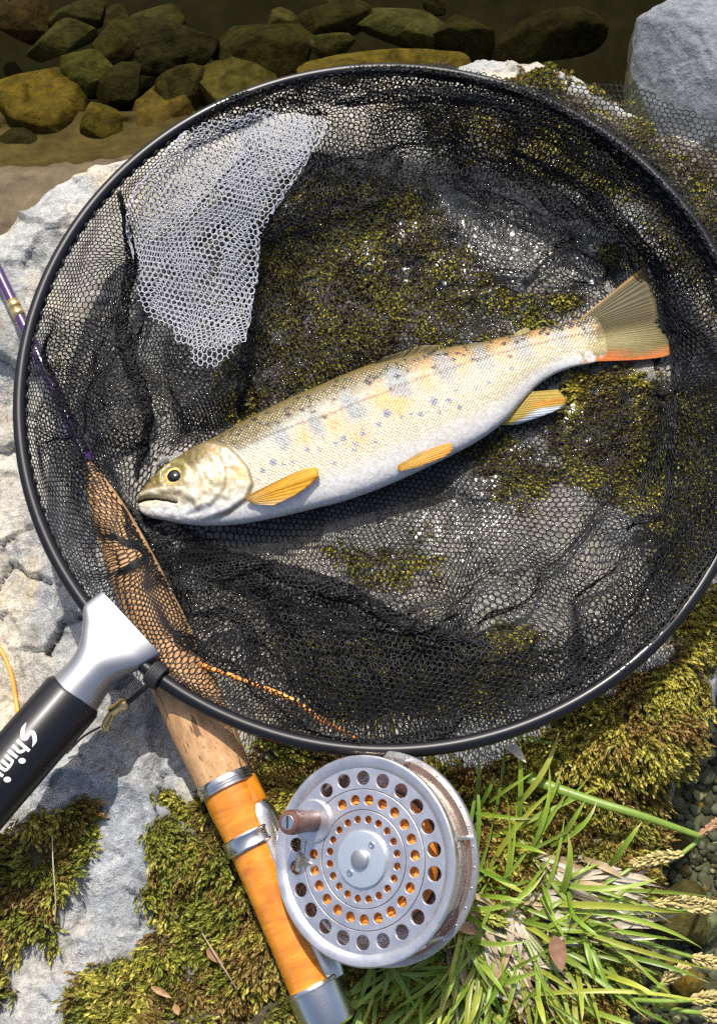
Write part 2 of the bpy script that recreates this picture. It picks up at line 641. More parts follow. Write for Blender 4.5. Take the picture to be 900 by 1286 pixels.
wet = wet + 1.0 * np.exp(-((PX - 590) / 75) ** 2 - ((PY - 655) / 48) ** 2) + 0.7 * np.exp(-((PX - 600) / 110) ** 2 - ((PY - 320) / 45) ** 2)
bank = ss(30, -10, sdist(PX, PY, ROCK))
col4 = np.concatenate([c, wet[..., None]], -1).reshape(-1, 4)
V = np.stack([X, Y, Z], -1).reshape(-1, 3)
rock = obj('rock', V, grid_faces(len(gy), len(gx)), M_ROCK, col=col4)
tag(rock, 'pale weathered streamside rock slab under the net and fishing tackle', kind='structure')


def warp_axis(n, core, far):
    t = np.linspace(-1, 1, n)
    return core * t + (far - core) * np.sign(t) * np.abs(t) ** 9


bx, by = warp_axis(220, 0.45, 12), warp_axis(220, 0.5, 12)
BX, BY = np.meshgrid(bx, by)


def bed_z(x, y):
    r = np.exp(-(x ** 2 + y ** 2) / 0.6)
    return -0.118 + 0.058 * ss(0.08, -0.06, y) + r * ((fbm(x * 9, y * 9, 3, 4) - 0.5) * 0.03 + (fbm(x * 60, y * 60, 6, 3) - 0.5) * 0.006)


BZ = bed_z(BX, BY)
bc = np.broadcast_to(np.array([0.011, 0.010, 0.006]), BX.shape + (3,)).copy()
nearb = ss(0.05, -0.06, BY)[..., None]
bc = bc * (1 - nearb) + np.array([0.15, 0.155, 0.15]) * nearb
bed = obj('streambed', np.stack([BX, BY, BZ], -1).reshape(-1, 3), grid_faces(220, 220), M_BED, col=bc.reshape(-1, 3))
tag(bed, 'dark brown bed of the stream under shallow water', kind='structure')

mw = N('clear_brown_water')
tr = mw.n('BsdfTransparent')
mw.set(tr.inputs[0], (0.70, 0.69, 0.50))
mw.t.links.new(tr.outputs[0], mw.out.inputs[0])
WATER_Z = -0.034
wz = WATER_Z + np.exp(-(BX ** 2 + BY ** 2) / 0.8) * (fbm(BX * 22, BY * 22, 77, 2) - 0.5) * 0.0008
water = obj('water', np.stack([BX, BY, wz], -1).reshape(-1, 3), grid_faces(220, 220), mw.m)
tag(water, 'clear brownish stream water over dark stones', kind='structure')

# sand bank between the water and the rock, upper left
sx, sy = np.meshgrid(np.linspace(-330, 330, 150), np.linspace(140, 400, 90))
edge = np.interp(sx[0], [-330, 0, 60, 140, 200, 330], [215, 192, 186, 182, 172, 150])[None, :] + (fbm(sx / 40, sy * 0, 8, 3) - 0.5) * 14
szz = -0.062 + 0.032 * ss(-25, 30, sy - edge) + 0.004 * ss(20, 90, sy - edge) + (fbm(sx / 30, sy / 18, 9, 4) - 0.5) * 0.006
sp_ = U(sx, sy, szz)
m = N('wet_sand')
m.p(Base_Color=m.ramp(m.noise(60, 6, rough=0.65), (0.3, (0.045, 0.032, 0.016)), (0.55, (0.105, 0.078, 0.040)), (0.75, (0.16, 0.12, 0.065))), Roughness=0.6, Specular_IOR_Level=0.2,
    Normal=m.bump(m.noise(900, 4, rough=0.7), 0.6, 0.001))
sand = obj('sand_bank', sp_.reshape(-1, 3), grid_faces(90, 150)[:, ::-1], m.m)
tag(sand, 'brown wet sand between the stream and the pale rock', kind='structure')


# ------------------------------------------------------------------ stones
def ico(sub):
    bm = bmesh.new()
    bmesh.ops.create_icosphere(bm, subdivisions=sub, radius=1)
    v = np.array([q.co[:] for q in bm.verts])
    f = np.array([[q.index for q in fa.verts] for fa in bm.faces])
    bm.free()
    return v, f


ICO4, ICO5, ICO1, ICO3_ = ico(5), ico(6), ico(2), ico(4)


def n3(v, s, sc):
    return (fbm(v[:, 0] * sc + s, v[:, 1] * sc + 7, s, 3) + fbm(v[:, 1] * sc + s * 2, v[:, 2] * sc + 3, s + 1, 3) + fbm(v[:, 2] * sc + 5, v[:, 0] * sc + s, s + 2, 3)) / 3 - 0.5


def stone_shape(base, seed, angular=0.0, lump=0.35):
    v, f = base
    r = np.random.default_rng(seed)
    d = 1 + lump * 2.0 * n3(v, seed, 1.2) + 0.10 * 2 * n3(v, seed + 40, 4.0)
    q = v * d[:, None]
    for k in range(int(5 + 9 * angular)):
        nn = nrm(r.normal(size=3))
        lim = 0.50 + 0.36 * r.random()
        t = q @ nn
        over = np.maximum(t - lim, 0)
        q = q - nn * (over * (0.62 + 0.33 * angular))[:, None]
    q = q + v * (0.03 * 2 * n3(v, seed + 80, 11))[:, None]
    return q, f


def stone(name, px, py, rx, ry, col, label, z=None, rz=None, rot=0.0, angular=0.4, seed=1, mat=None, cat='stone', group=None, base=None, top=-0.055, lump=0.3):
    z = top if z is None else z
    c0 = U(px, py, z)
    sc = np.linalg.norm(U(px + 1, py, z) - c0)
    q, f = stone_shape(base or ICO4, seed, angular, lump)
    rx, ry = rx * sc, ry * sc
    rz = rz if rz else min(rx, ry) * 0.75
    q = q * np.array([rx, ry, rz])
    ca, sa = math.cos(rot), math.sin(rot)
    q = np.stack([q[:, 0] * ca - q[:, 1] * sa, q[:, 0] * sa + q[:, 1] * ca, q[:, 2]], -1)
    q = q + c0 - np.array([0, 0, rz * 0.8])
    o = obj(name, q, f, mat or M_STONE, col=np.broadcast_to(np.array(col), (len(q), 3)))
    return tag(o, label, cat, group)


G1 = 'stones under the water upstream of the rock'
OC, GG, BR, DK = (0.26, 0.19, 0.06), (0.12, 0.12, 0.065), (0.15, 0.105, 0.048), (0.06, 0.055, 0.035)
for a in [
    (40, 108, 58, 62, OC, 'big ochre speckled stone at the left edge of the stream', 0.1, 0.25, 1),
    (80, 38, 44, 22, GG, 'flat grey green wedge stone above the ochre stone in the stream', 0.3, 0.8, 2),
    (107, 74, 32, 30, (0.14, 0.14, 0.06), 'rounded greenish stone right of the ochre speckled stone', 0.2, 0.2, 3),
    (191, 131, 43, 45, (0.24, 0.17, 0.075), 'flat faced tan stone with square corners nearest the hoop', -0.7, 1.0, 4),
    (125, 146, 26, 32, (0.19, 0.15, 0.055), 'yellow spotted dark stone left of the square tan stone', 0.2, 0.3, 5),
    (148, 92, 30, 26, DK, 'small dark stone between the greenish and the square tan stone', 0.5, 0.4, 6),
    (150, 44, 40, 30, (0.09, 0.075, 0.04), 'brown stone beside the flat grey green wedge stone', 0.3, 0.5, 7),
    (205, 40, 52, 44, (0.055, 0.052, 0.035), 'large dark stone top centre left above the square tan stone', 0.2, 0.4, 8),
    (228, 96, 30, 28, (0.10, 0.08, 0.045), 'small brown stone touching the square tan stone on its upper right', 0.4, 0.6, 9),
    (298, 108, 60, 54, (0.17, 0.145, 0.065), 'broad olive brown slab stone behind the top left of the hoop', -0.4, 0.7, 10),
    (330, 38, 66, 46, (0.075, 0.065, 0.035), 'large brown stone at the top edge above the olive slab stone', 0.1, 0.5, 11),
    (418, 46, 27, 20, (0.11, 0.11, 0.06), 'small rounded grey green stone left of the long mossy stone', 0.1, 0.2, 12),
    (506, 20, 56, 28, (0.12, 0.125, 0.07), 'long mossy green stone at the top edge above the net', -0.2, 0.3, 13),
    (500, 78, 105, 26, (0.28, 0.21, 0.07), 'long ochre stone lying just behind the top of the hoop', 0.05, 0.3, 14),
    (585, 30, 40, 40, (0.06, 0.05, 0.028), 'dark streaked stone right of the long mossy green stone', 0.5, 0.4, 15),
    (20, 165, 34, 30, (0.07, 0.062, 0.04), 'dark stone at the left edge below the ochre speckled stone', 0.5, 0.4, 16),
    (30, 12, 40, 26, (0.09, 0.06, 0.04), 'reddish brown stone in the top left corner of the stream', 0.0, 0.3, 17),
    (100, 8, 34, 20, (0.08, 0.075, 0.05), 'dull stone at the top edge left of the large dark stone', 0.4, 0.3, 18),
    (410, 12, 50, 24, (0.07, 0.06, 0.035), 'dim brown stone at the top edge left of the long mossy stone', 0.2, 0.3, 19),
    (255, 165, 34, 24, (0.055, 0.05, 0.03), 'half hidden dark stone below the olive slab stone', 0.2, 0.4, 20),
    (690, 28, 70, 36, (0.040, 0.036, 0.022), 'very dark sunken stone in the deep water at the top', 0.1, 0.2, 21),
]:
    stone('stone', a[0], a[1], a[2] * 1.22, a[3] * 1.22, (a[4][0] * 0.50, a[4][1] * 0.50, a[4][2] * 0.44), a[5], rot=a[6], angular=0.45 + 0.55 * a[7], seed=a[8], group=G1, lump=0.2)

rs2 = np.random.default_rng(12)
ANCH = [(40, 108, 'big ochre speckled stone'), (80, 38, 'flat grey green wedge stone'), (107, 74, 'rounded greenish stone'), (191, 131, 'square cornered tan stone'), (205, 40, 'large dark stone at the top'), (298, 108, 'broad olive slab stone'),
        (330, 38, 'large brown stone at the top edge'), (418, 46, 'small rounded grey green stone'), (506, 20, 'long mossy green stone'), (500, 78, 'long ochre stone by the hoop'), (585, 30, 'dark streaked stone'), (690, 28, 'very dark sunken stone')]
used = set()
for k in range(34):
    px_, py_ = rs2.uniform(-10, 790), rs2.uniform(-14, 150)
    if py_ > 165 - max(0, px_ - 120) * 0.35:
        continue
    an = min(ANCH, key=lambda q: math.hypot(q[0] - px_, q[1] - py_))
    dx_, dy_ = px_ - an[0], py_ - an[1]
    way = ('right of' if dx_ > 0 else 'left of') if abs(dx_) > abs(dy_) else ('below' if dy_ > 0 else 'above')
    lab = 'dim stone sunk low ' + way + ' the ' + an[2]
    if lab in used:
        continue
    used.add(lab)
    g_ = rs2.uniform(0.5, 1.2)
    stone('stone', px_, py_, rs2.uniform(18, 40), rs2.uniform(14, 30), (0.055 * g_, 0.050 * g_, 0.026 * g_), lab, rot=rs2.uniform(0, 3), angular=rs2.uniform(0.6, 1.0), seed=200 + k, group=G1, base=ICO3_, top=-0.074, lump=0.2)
m = N('blue_grey_boulder')
n1, n2 = m.noise(40, 6, rough=0.65, dist=0.4), m.noise(330, 5, rough=0.72)
cc = m.mix(n1, (0.10, 0.115, 0.13), (0.23, 0.25, 0.265))
cc = m.mix(1.0, cc, m.ramp(n2, (0.3, 0.55), (0.5, 1.0), (0.7, 1.3)), 'MULTIPLY')
cc = m.mix(m.ramp(m.noise(150, 4, dist=1.0), (0.68, 0.0), (0.74, 0.6)), cc, (0.30, 0.17, 0.13))
m.p(Base_Color=cc, Roughness=0.78, Normal=m.bump(n2, 0.7, 0.0016, m.bump(n1, 0.6, 0.006)))
stone('boulder', 925, 62, 150, 150, (0.3, 0.32, 0.34), 'blue grey dry boulder in the top right corner by the dark water', z=-0.002, rz=0.055, rot=0.5, angular=0.6, seed=33, mat=m.m, cat='boulder', base=ICO5, lump=0.2)

G2 = 'stones in the shallow gravel at lower right'
for a in [
    (858, 1148, 58, 44, (0.13, 0.115, 0.075), 'broad flat brown stone in the shallows right of the grass', 0.2, 0.5, 51),
    (897, 1160, 22, 38, (0.24, 0.27, 0.24), 'pale grey green stone at the right edge by the flat brown stone', -0.2, 0.3, 52),
    (866, 1236, 18, 22, (0.20, 0.14, 0.06), 'small ochre stone below the flat brown stone', 0.1, 0.3, 53),
    (850, 1068, 30, 18, (0.12, 0.11, 0.08), 'dull brown stone at the edge of the moss above the flat brown stone', 0.3, 0.4, 54),
    (892, 1245, 18, 15, (0.10, 0.10, 0.09), 'small dark stone at the right edge beside the ochre stone', 0.3, 0.4, 55),
]:
    stone('stone', *a[:4], a[4], a[5], rot=a[6], angular=a[7], seed=a[8], group=G2, z=-0.047, rz=0.009)

gb = MB()
gv, gf = ICO1
for k in range(2600):
    px, py = rng.uniform(760, 1010), rng.uniform(760, 1360)
    if sdist(np.array([px]), np.array([py]), ROCK)[0] < -40:
        continue
    r = rng.uniform(1.6, 6.5) * (1.6 if rng.random() < 0.1 else 1)
    c0 = U(px, py, -0.056)
    z0 = bed_z(c0[0], c0[1])
    q = gv * (1 + 0.25 * rng.normal(size=(len(gv), 1)) * 0.5) * np.array([r * rng.uniform(0.8, 1.4), r, r * 0.55]) * 0.00038
    a = rng.uniform(0, 6.28)
    q = np.stack([q[:, 0] * math.cos(a) - q[:, 1] * math.sin(a), q[:, 0] * math.sin(a) + q[:, 1] * math.cos(a), q[:, 2]], -1)
    t = rng.random()
    cc = np.array([0.15, 0.165, 0.19]) * rng.uniform(0.3, 1.5) if t < 0.8 else (np.array([0.42, 0.42, 0.40]) if t < 0.87 else np.array([0.22, 0.15, 0.08]))
    gb.add(q + np.array([c0[0], c0[1], z0 + r * 0.0002]), T=gf, C=cc)
g = gb.build('gravel', M_GRAVEL)
tag(g, 'grey gravel and small pebbles under shallow water at the right edge', 'gravel', kind='stuff')


# ------------------------------------------------------------------ moss: shoots clothed in small leaves
def moss_patch(name, polys, spacing, label, length=(13, 25), tall=1.15, low=False, palette=0, extra=None):
    pts = []
    for poly in polys:
        P = np.array(poly)
        x0, y0, x1, y1 = max(P[:, 0].min(), -80) - 20, max(P[:, 1].min() - 20, 40), min(P[:, 0].max(), 990) + 20, min(P[:, 1].max() + 20, 1350)
        n = int((x1 - x0) * (y1 - y0) / spacing ** 2)
        q = np.stack([rng.uniform(x0, x1, n), rng.uniform(y0, y1, n)], -1)
        d = -sdist(q[:, 0], q[:, 1], poly) + (fbm(q[:, 0] / 34, q[:, 1] / 34, 91, 4) - 0.5) * 52
        keep = d > rng.uniform(-3, 14, n)
        pts.append(q[keep])
    q = np.vstack(pts)
    q = q[pdist(q[:, 0], q[:, 1], RODL) > 26]
    hole = fbm(q[:, 0] / 22, q[:, 1] / 22, 95, 3)
    q = q[hole > rng.uniform(0.22, 0.42, len(q))]
    n = len(q)
    if low:
        base = U(q[:, 0], q[:, 1], 0.0)
    else:
        base = U(q[:, 0], q[:, 1], 0.002)
    base[:, 2] = H(base[:, 0], base[:, 1]) - 0.001
    clump = fbm(q[:, 0] / 40, q[:, 1] / 40, 97, 3)
    px, py = q[:, 0], q[:, 1]
    # lay of the shoots: streams down and outwards, turning from clump to clump
    az = R_(-100) + (fbm(px / 90, py / 90, 98, 2) - 0.5) * 5.0 + rng.normal(size=n) * 0.55
    el = rng.uniform(0.25, 1.0, n) * (0.5 if low else 1.0)
    L = rng.uniform(*length, n) * 0.00035 * (0.7 + 0.6 * clump)
    lift = (0.0005 if low else 0.0045) * tall * np.clip((clump - 0.25) * 2, 0, 1.2)
    base[:, 2] += lift * rng.uniform(0.2, 1, n)
    nl = 11
    t = np.linspace(0.08, 1.0, nl)
    d0 = np.stack([np.cos(az) * np.cos(el), np.sin(az) * np.cos(el), np.sin(el)], -1)
    el1 = el + rng.uniform(-0.9, 0.2, n)
    d1 = np.stack([np.cos(az) * np.cos(el1), np.sin(az) * np.cos(el1), np.sin(el1)], -1)
    ctr = base[:, None] + L[:, None, None] * (d0[:, None] * (t - 0.5 * t * t)[None, :, None] + d1[:, None] * (0.5 * t * t)[None, :, None])
    ax = nrm(d0[:, None] * (1 - t)[None, :, None] + d1[:, None] * t[None, :, None])
    up = np.array([0, 0, 1.0])
    A = nrm(np.cross(ax, up) + 1e-4)
    B = np.cross(A, ax)
    ph = rng.uniform(0, 6.28, n)[:, None] + np.arange(nl)[None] * 2.4
    rad = A * np.cos(ph)[..., None] + B * np.sin(ph)[..., None]
    spread = (0.62 - 0.42 * t)[None, :, None]
    ld = nrm(ax + rad * spread)
    side = nrm(np.cross(ld, rad))
    ll = (0.0028 * (1.05 - 0.35 * t))[None, :, None] * (L / 0.0063)[:, None, None] ** 0.5 * rng.uniform(0.8, 1.2, (n, nl, 1))
    lw = ll * 0.25
    b0 = ctr - ax * 0.0003
    v0 = b0
    v1 = b0 + ld * ll * 0.42 + side * lw + rad * ll * 0.10
    v2 = b0 + ld * ll
    v3 = b0 + ld * ll * 0.42 - side * lw + rad * ll * 0.10
    V = np.stack([v0, v1, v2, v3], 2).reshape(-1, 3)
    k = np.arange(n * nl) * 4
    T = np.vstack([np.stack([k, k + 1, k + 2], -1), np.stack([k, k + 2, k + 3], -1)])
    # colours: olive to yellow green, brown where old
    old = ss(0.50, 0.66, fbm(px / 26, py / 26, 99, 3) + rng.normal(size=n) * 0.05 + (0.015 if palette == 1 else 0.0))
    yel = np.clip(ss(0.40, 0.62, fbm(px / 45 + 3, py / 45, 88, 3)) + rng.normal(size=n) * 0.2, 0, 1)
    g0, g1, br = np.array([0.17, 0.185, 0.024]), np.array([0.45, 0.41, 0.075]), np.array([0.20, 0.115, 0.035])
    if palette == 1:
        g0, g1, br = np.array([0.17, 0.165, 0.022]), np.array([0.40, 0.35, 0.06]), np.array([0.21, 0.115, 0.035])
    if palette == 2:
        g0, g1, br = np.array([0.17, 0.165, 0.022]), np.array([0.46, 0.40, 0.06]), np.array([0.10, 0.07, 0.02])
    cs = g0 * (1 - yel[:, None]) + g1 * yel[:, None]
    cs = cs * (1 - old[:, None] * 0.85) + br * old[:, None] * 0.85
    tt = t[None, :, None]
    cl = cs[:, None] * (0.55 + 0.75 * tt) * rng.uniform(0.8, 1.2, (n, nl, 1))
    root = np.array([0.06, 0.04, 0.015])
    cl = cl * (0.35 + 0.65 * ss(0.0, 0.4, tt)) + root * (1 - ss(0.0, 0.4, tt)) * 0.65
    C = np.repeat(cl.reshape(-1, 3), 4, 0)
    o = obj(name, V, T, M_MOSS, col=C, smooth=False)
    return tag(o, label, 'moss', kind='stuff')


moss_patch('moss', [MOSS['left']], 3.4, 'olive moss patch on the rock at the lower left edge')
moss_patch('moss', [MOSS['front']], 3.2, 'thick green moss on the rock left of the fly rod handle')
moss_patch('moss', [MOSS['right']], 3.3, 'golden brown moss on the rock right of the grass below the hoop', palette=1, length=(13, 25))
moss_patch('moss', MOSS['net'], 3.5, 'wet yellow green moss seen through the black net around the fish', low=True, palette=2, length=(11, 20))
moss_patch('moss', MOSS['top'], 4.2, 'yellow green moss under the net at its upper right', low=True, palette=2, length=(10, 18))
moss_patch('moss', [[(645, 92), (655, 72), (690, 66), (716, 76), (722, 95), (690, 104)]], 2.8, 'dry brown moss tuft on the rock edge above the top of the net', palette=1, length=(12, 24))
moss_patch('moss', [[(742, 96), (752, 84), (778, 84), (792, 98), (780, 110)]], 2.6, 'small yellow moss tuft by the grey boulder above the net', palette=2, length=(12, 22))

# ------------------------------------------------------------------ landing net
net = empty('landing_net', U(90, 877, 0.0), 'round black mesh landing net with silver neck and black handle holding the trout', 'landing net')


def hoop_pt(a, k=1.0, z=HOOP_Z):
    px, py = HC[0] + HA * k * np.cos(a), HC[1] + HB * k * np.sin(a)
    return U(px, py, z + 0.002 * ss(300, 900, px))


a = np.linspace(0, 2 * np.pi, 241)[:-1]
HP = hoop_pt(a)
HP = np.vstack([HP, HP[:1]])
V, Q, _ = tube(HP, 0.0028, 14, cap=False)
obj('hoop', V, Q, M_BLACK, net)
# binding cord whipped along the inner side of the hoop
aa = np.linspace(0, 2 * np.pi, 1400)
cw = hoop_pt(aa, 0.984 + 0.0025 * np.sin(aa * 150), HOOP_Z - 0.0008 + 0.0008 * np.cos(aa * 150))
V, Q, _ = tube(cw, 0.00085, 5, cap=False)
obj('rim_cord', V, Q, M_CORD, net)

# neck: a flared yoke
secs = np.array([  # cx, cy, half width px, half thickness mm, exponent
    (90, 877, 34, 11.4, 2.0), (100, 865, 32, 11.0, 2.0), (112, 850, 29.5, 10.4, 2.1), (122, 835, 31, 9.6, 2.2), (130, 823, 36.5, 8.6, 2.5), (137, 812, 44, 7.4, 2.9),
    (143, 801, 52, 6.4, 3.4), (150, 795, 53.5, 5.8, 3.6), (166, 783, 54, 5.2, 3.6)])
S = catmull(secs, 48)
ang = np.arange(64) / 64 * 2 * np.pi
Vn = []
for i, (cx, cy, hw, ht, ex) in enumerate(S):
    u = i / 47
    pd = nrm(np.array([0.75 - 0.07 * u, 0.66 + 0.07 * u]))
    ca, sa = np.cos(ang), np.sin(ang)
    ca, sa = np.sign(ca) * np.abs(ca) ** (2 / ex), np.sign(sa) * np.abs(sa) ** (2 / ex)
    P = U(cx + pd[0] * hw * ca, cy + pd[1] * hw * ca, HOOP_Z)
    P[:, 2] += sa * ht * 0.001
    Vn.append(P)
Vn = np.vstack(Vn)
i, j = np.meshgrid(np.arange(47), np.arange(64), indexing='ij')
Qn = np.stack([i * 64 + j, i * 64 + (j + 1) % 64, (i + 1) * 64 + (j + 1) % 64, (i + 1) * 64 + j], -1).reshape(-1, 4)
c0, c1 = U(90, 877, HOOP_Z), U(166, 783, HOOP_Z)
nV = len(Vn)
Vn = np.vstack([Vn, c0, c1])
Tn = [(nV, (k + 1) % 64, k) for k in range(64)] + [(nV + 1, 47 * 64 + k, 47 * 64 + (k + 1) % 64) for k in range(64)]
obj('neck', Vn, [Qn, np.array(Tn)], M_SILVER, net, sharp=50)

# handle
hA, hB = U(91, 876, HOOP_Z), U(-110, 1108, HOOP_Z)
hd = nrm(hB - hA)
HR = 0.0121
Lh = np.linalg.norm(hB - hA)
V, Q = lathe([(0.0, -0.002), (HR * 0.9, -0.002), (HR, 0.0), (HR, Lh), (HR * 1.04, Lh + 0.002), (HR * 1.04, Lh + 0.02), (HR * 0.9, Lh + 0.024), (0, Lh + 0.024)], 72)
handle = MB().add(V, Q).build('handle', M_BLACK, net, sharp=40, M=frame(hA, hd))
# lettering: brush strokes laid on the tube, as far as the frame shows them
hperp = nrm(np.cross(hd, [0, 0, 1.0]))


def on_tube(px, py, lift=0.00012):
    z = np.full(np.shape(px), HOOP_Z + HR)
    for _ in range(4):
        P = U(px, py, z)
        e = np.clip((P - hA) @ hperp, -HR * 0.98, HR * 0.98)
        z = HOOP_Z + np.sqrt((HR + lift) ** 2 - e * e)
    return U(px, py, z)


def zz(pts):
    return np.array(pts, float) / 10.71 + np.array([0, 880])


let = MB()


def stroke(pts, wd, n=26):
    c = catmull(zz(pts), n)
    wv = np.interp(np.linspace(0, 1, n), np.linspace(0, 1, len(wd)), wd) / 10.71 / 2
    t = nrm(np.gradient(c, axis=0))
    p = np.stack([-t[:, 1], t[:, 0]], -1)
    G = np.stack([c + p * (wv * k)[:, None] for k in (-1, -0.5, 0, 0.5, 1)], 1)
    let.add(on_tube(G[..., 0], G[..., 1]).reshape(-1, 3), grid_faces(n, 5))


def dot(cx, cy, rx, ry):
    r, th = np.meshgrid(np.array([0.01, 0.5, 1.0]), np.linspace(0, 2 * np.pi, 25), indexing='ij')
    P = zz(np.stack([cx + rx * r * np.cos(th), cy + ry * r * np.sin(th)], -1).reshape(-1, 2))
    let.add(on_tube(P[:, 0], P[:, 1]), grid_faces(3, 25))


stroke([(356, 295), (318, 370), (305, 450), (322, 505), (358, 500), (388, 450), (425, 422), (458, 452), (470, 540), (436, 622)], [4, 48, 54, 54, 52, 52, 56, 60, 54, 4], 50)
stroke([(232, 528), (310, 600), (400, 675)], [44, 44, 46])
stroke([(352, 636), (312, 676), (262, 684), (215, 640), (172, 604)], [26, 40, 44, 44, 44], 30)
stroke([(118, 668), (178, 718), (236, 764)], [44, 44, 44])
dot(300, 808, 49, 38)
stroke([(76, 732), (128, 778), (180, 818)], [44, 44, 44])
stroke([(182, 812), (150, 862), (120, 900), (86, 940)], [20, 34, 34, 26])
stroke([(26, 800), (80, 848), (128, 888)], [44, 44, 44])
stroke([(-30, 858), (30, 908), (84, 940)], [44, 44, 44])
stroke([(-60, 930), (0, 982), (44, 1014)], [44, 44, 44])
dot(103, 1060, 50, 38)
let.build('lettering', M_PRINT, handle)

# brass clip on a short cord below the neck
clip0 = U(172, 868, 0.020)
cordp = catmull(np.array([U(200, 838, 0.034), U(196, 852, 0.037), U(184, 862, 0.028), U(166, 878, 0.022), U(158, 884, 0.020)]), 30)
V, Q, T = tube(cordp, 0.0011, 8)
ck = MB().add(V, Q, T)
for k in range(5):
    th = np.linspace(0, 2 * np.pi, 20)
    cc = np.array(hoop_pt(np.array([2.235 + 0.007 * k]))[0])
    tn = nrm(hoop_pt(np.array([2.24]))[0] - hoop_pt(np.array([2.23]))[0])
    s1 = nrm(np.cross(tn, [0, 0, 1.0]))
    V, Q, T = tube(cc + 0.0042 * (np.cos(th)[:, None] * s1 + np.sin(th)[:, None] * np.array([0, 0, 1.0])), 0.001, 6, cap=False)
    ck.add(V, Q)
ck.build('clip_cord', M_CORD, net)
cl = MB()
e0, e1, e2 = U(160, 882, 0.020), U(141, 893, 0.018), U(133, 911, 0.016)
V, Q, T = tube(catmull(np.array([e0, (e0 + e1) / 2 + [0, 0, 0.001], e1]), 14), np.interp(np.linspace(0, 1, 14), [0, 0.2, 0.6, 1], [0.0022, 0.0026, 0.0019, 0.0024]), 12)
cl.add(V, Q, T)
for off in (-0.0013, 0.0013):
    o_ = np.array([off, off * 0.4, 0])
    V, Q, T = tube(catmull(np.array([e1 + o_ * 0.4, (e1 + e2) / 2 + o_, e2 + o_ * 0.9]), 12), 0.00085, 8)
    cl.add(V, Q, T)
V, Q, T = tube(catmull(np.array([e2 + [-0.0013, 0, 0], e2 + [0, -0.0018, 0], e2 + [0.0013, 0, 0]]), 8), 0.0009, 8)
cl.add(V, Q, T)
cl.build('brass_clip', M_BRASS, net)

# ---- netting: every thread of the hexagonal mesh is geometry
FISH_AXIS = [(180, 632), (230, 615), (330, 590), (450, 543), (560, 500), (660, 460), (760, 420), (830, 405)]
FISH_W = 62


def hexnet(px0, px1, py0, py1, pitch, rot=0.0, cx=0, cy=0):
    """vertices and edges of a hexagonal net covering a rectangle (photo pixels)"""
    a = pitch / math.sqrt(3)
    R = 0.5 * math.hypot(px1 - px0, py1 - py0) + 3 * pitch
    mx, my = (px0 + px1) / 2, (py0 + py1) / 2
    ni, nj = int(R / pitch) + 2, int(R / (1.5 * a)) + 2
    I, J = np.meshgrid(np.arange(-ni, ni + 1), np.arange(-nj, nj + 1), indexing='ij')
    ox = I * pitch + (J % 2) * pitch / 2
    oy = J * 1.5 * a
    # two sites for each cell
    A = np.stack([ox, oy - a / 2], -1)
    B = np.stack([ox, oy + a / 2], -1)
    W, Hh = I.shape
    ida = np.arange(W * Hh).reshape(W, Hh)
    idb = ida + W * Hh
    E = [np.stack([ida.ravel(), idb.ravel()], -1)]
    # B(i,j) joins A of row j+1: cells i + (j%2) - 1 and i + (j%2)
    odd = (J % 2)
    for sft in (-1, 0):
        ti, tj = np.arange(W)[:, None] + odd + sft, np.arange(Hh)[None] + 1 + 0 * I
        ok = (ti >= 0) & (ti < W) & (tj < Hh)
        E.append(np.stack([idb[ok], ida[ti[ok], tj[ok]]], -1))
    P = np.vstack([A.reshape(-1, 2), B.reshape(-1, 2)])
    E = np.vstack(E)
    c, s = math.cos(rot), math.sin(rot)
    P = np.stack([P[:, 0] * c - P[:, 1] * s + mx, P[:, 0] * s + P[:, 1] * c + my], -1)
    return P, E


def threads(P3, E, r, r2=None):
    """three sided prisms along the edges"""
    A, B = P3[E[:, 0]], P3[E[:, 1]]
    d = B - A
    L = np.linalg.norm(d, axis=1)
    d = d / (L[:, None] + 1e-12)
    up = np.array([0.05, 0.02, 1.0])
    s = nrm(np.cross(d, up))
    t = np.cross(s, d)
    ex = d * (r * 0.5)
    vs_ = []
    for k in range(3):
        an = -np.pi / 2 + k * 2 * np.pi / 3
        o = (s * math.cos(an) + t * math.sin(an)) * r
        vs_.append((A - ex + o, B + ex + o))
    V = np.stack([v for pr in vs_ for v in pr], 1)
    n = len(E)
    b = np.arange(n)[:, None] * 6
    Q = np.concatenate([b + np.array([0, 1, 3, 2]), b + np.array([2, 3, 5, 4]), b + np.array([4, 5, 1, 0])])
    return V.reshape(-1, 3), Q


def cork_lift(px, py, z):
    """netting lies over the cork grip"""
    ax = np.array([(106, 572), (282, 978)])
    d = pdist(px, py, [tuple(ax[0]), tuple(ax[1])])
    rad = np.interp(py, [570, 600, 640, 700, 870, 980], [4, 12, 22, 30, 40, 36])
    top = 0.0145 + 0.0004 + 0.34e-3 * np.sqrt(np.maximum(rad ** 2 - np.minimum(d, rad) ** 2, 0)) + 0.0012
    return np.where((d < rad * 1.15) & (py > 560), np.maximum(z, top * ss(rad * 1.15, rad * 0.9, d) + z * (1 - ss(rad * 1.15, rad * 0.9, d))), z)


def base_z(px, py, rho):
    f = floor_z(px, py) * 0.75 + 0.0045 * fish_flat(px, py) + 0.0006
    wl = ss(0.70, 1.0, rho) ** 1.25
    return f * (1 - wl) + (HOOP_Z - 0.001) * wl


def fish_flat(px, py):
    d = pdist(px, py, FISH_AXIS)
    return ss(FISH_W, FISH_W + 45, d)


nb_V, nb_Q, nb_n = [], [], 0


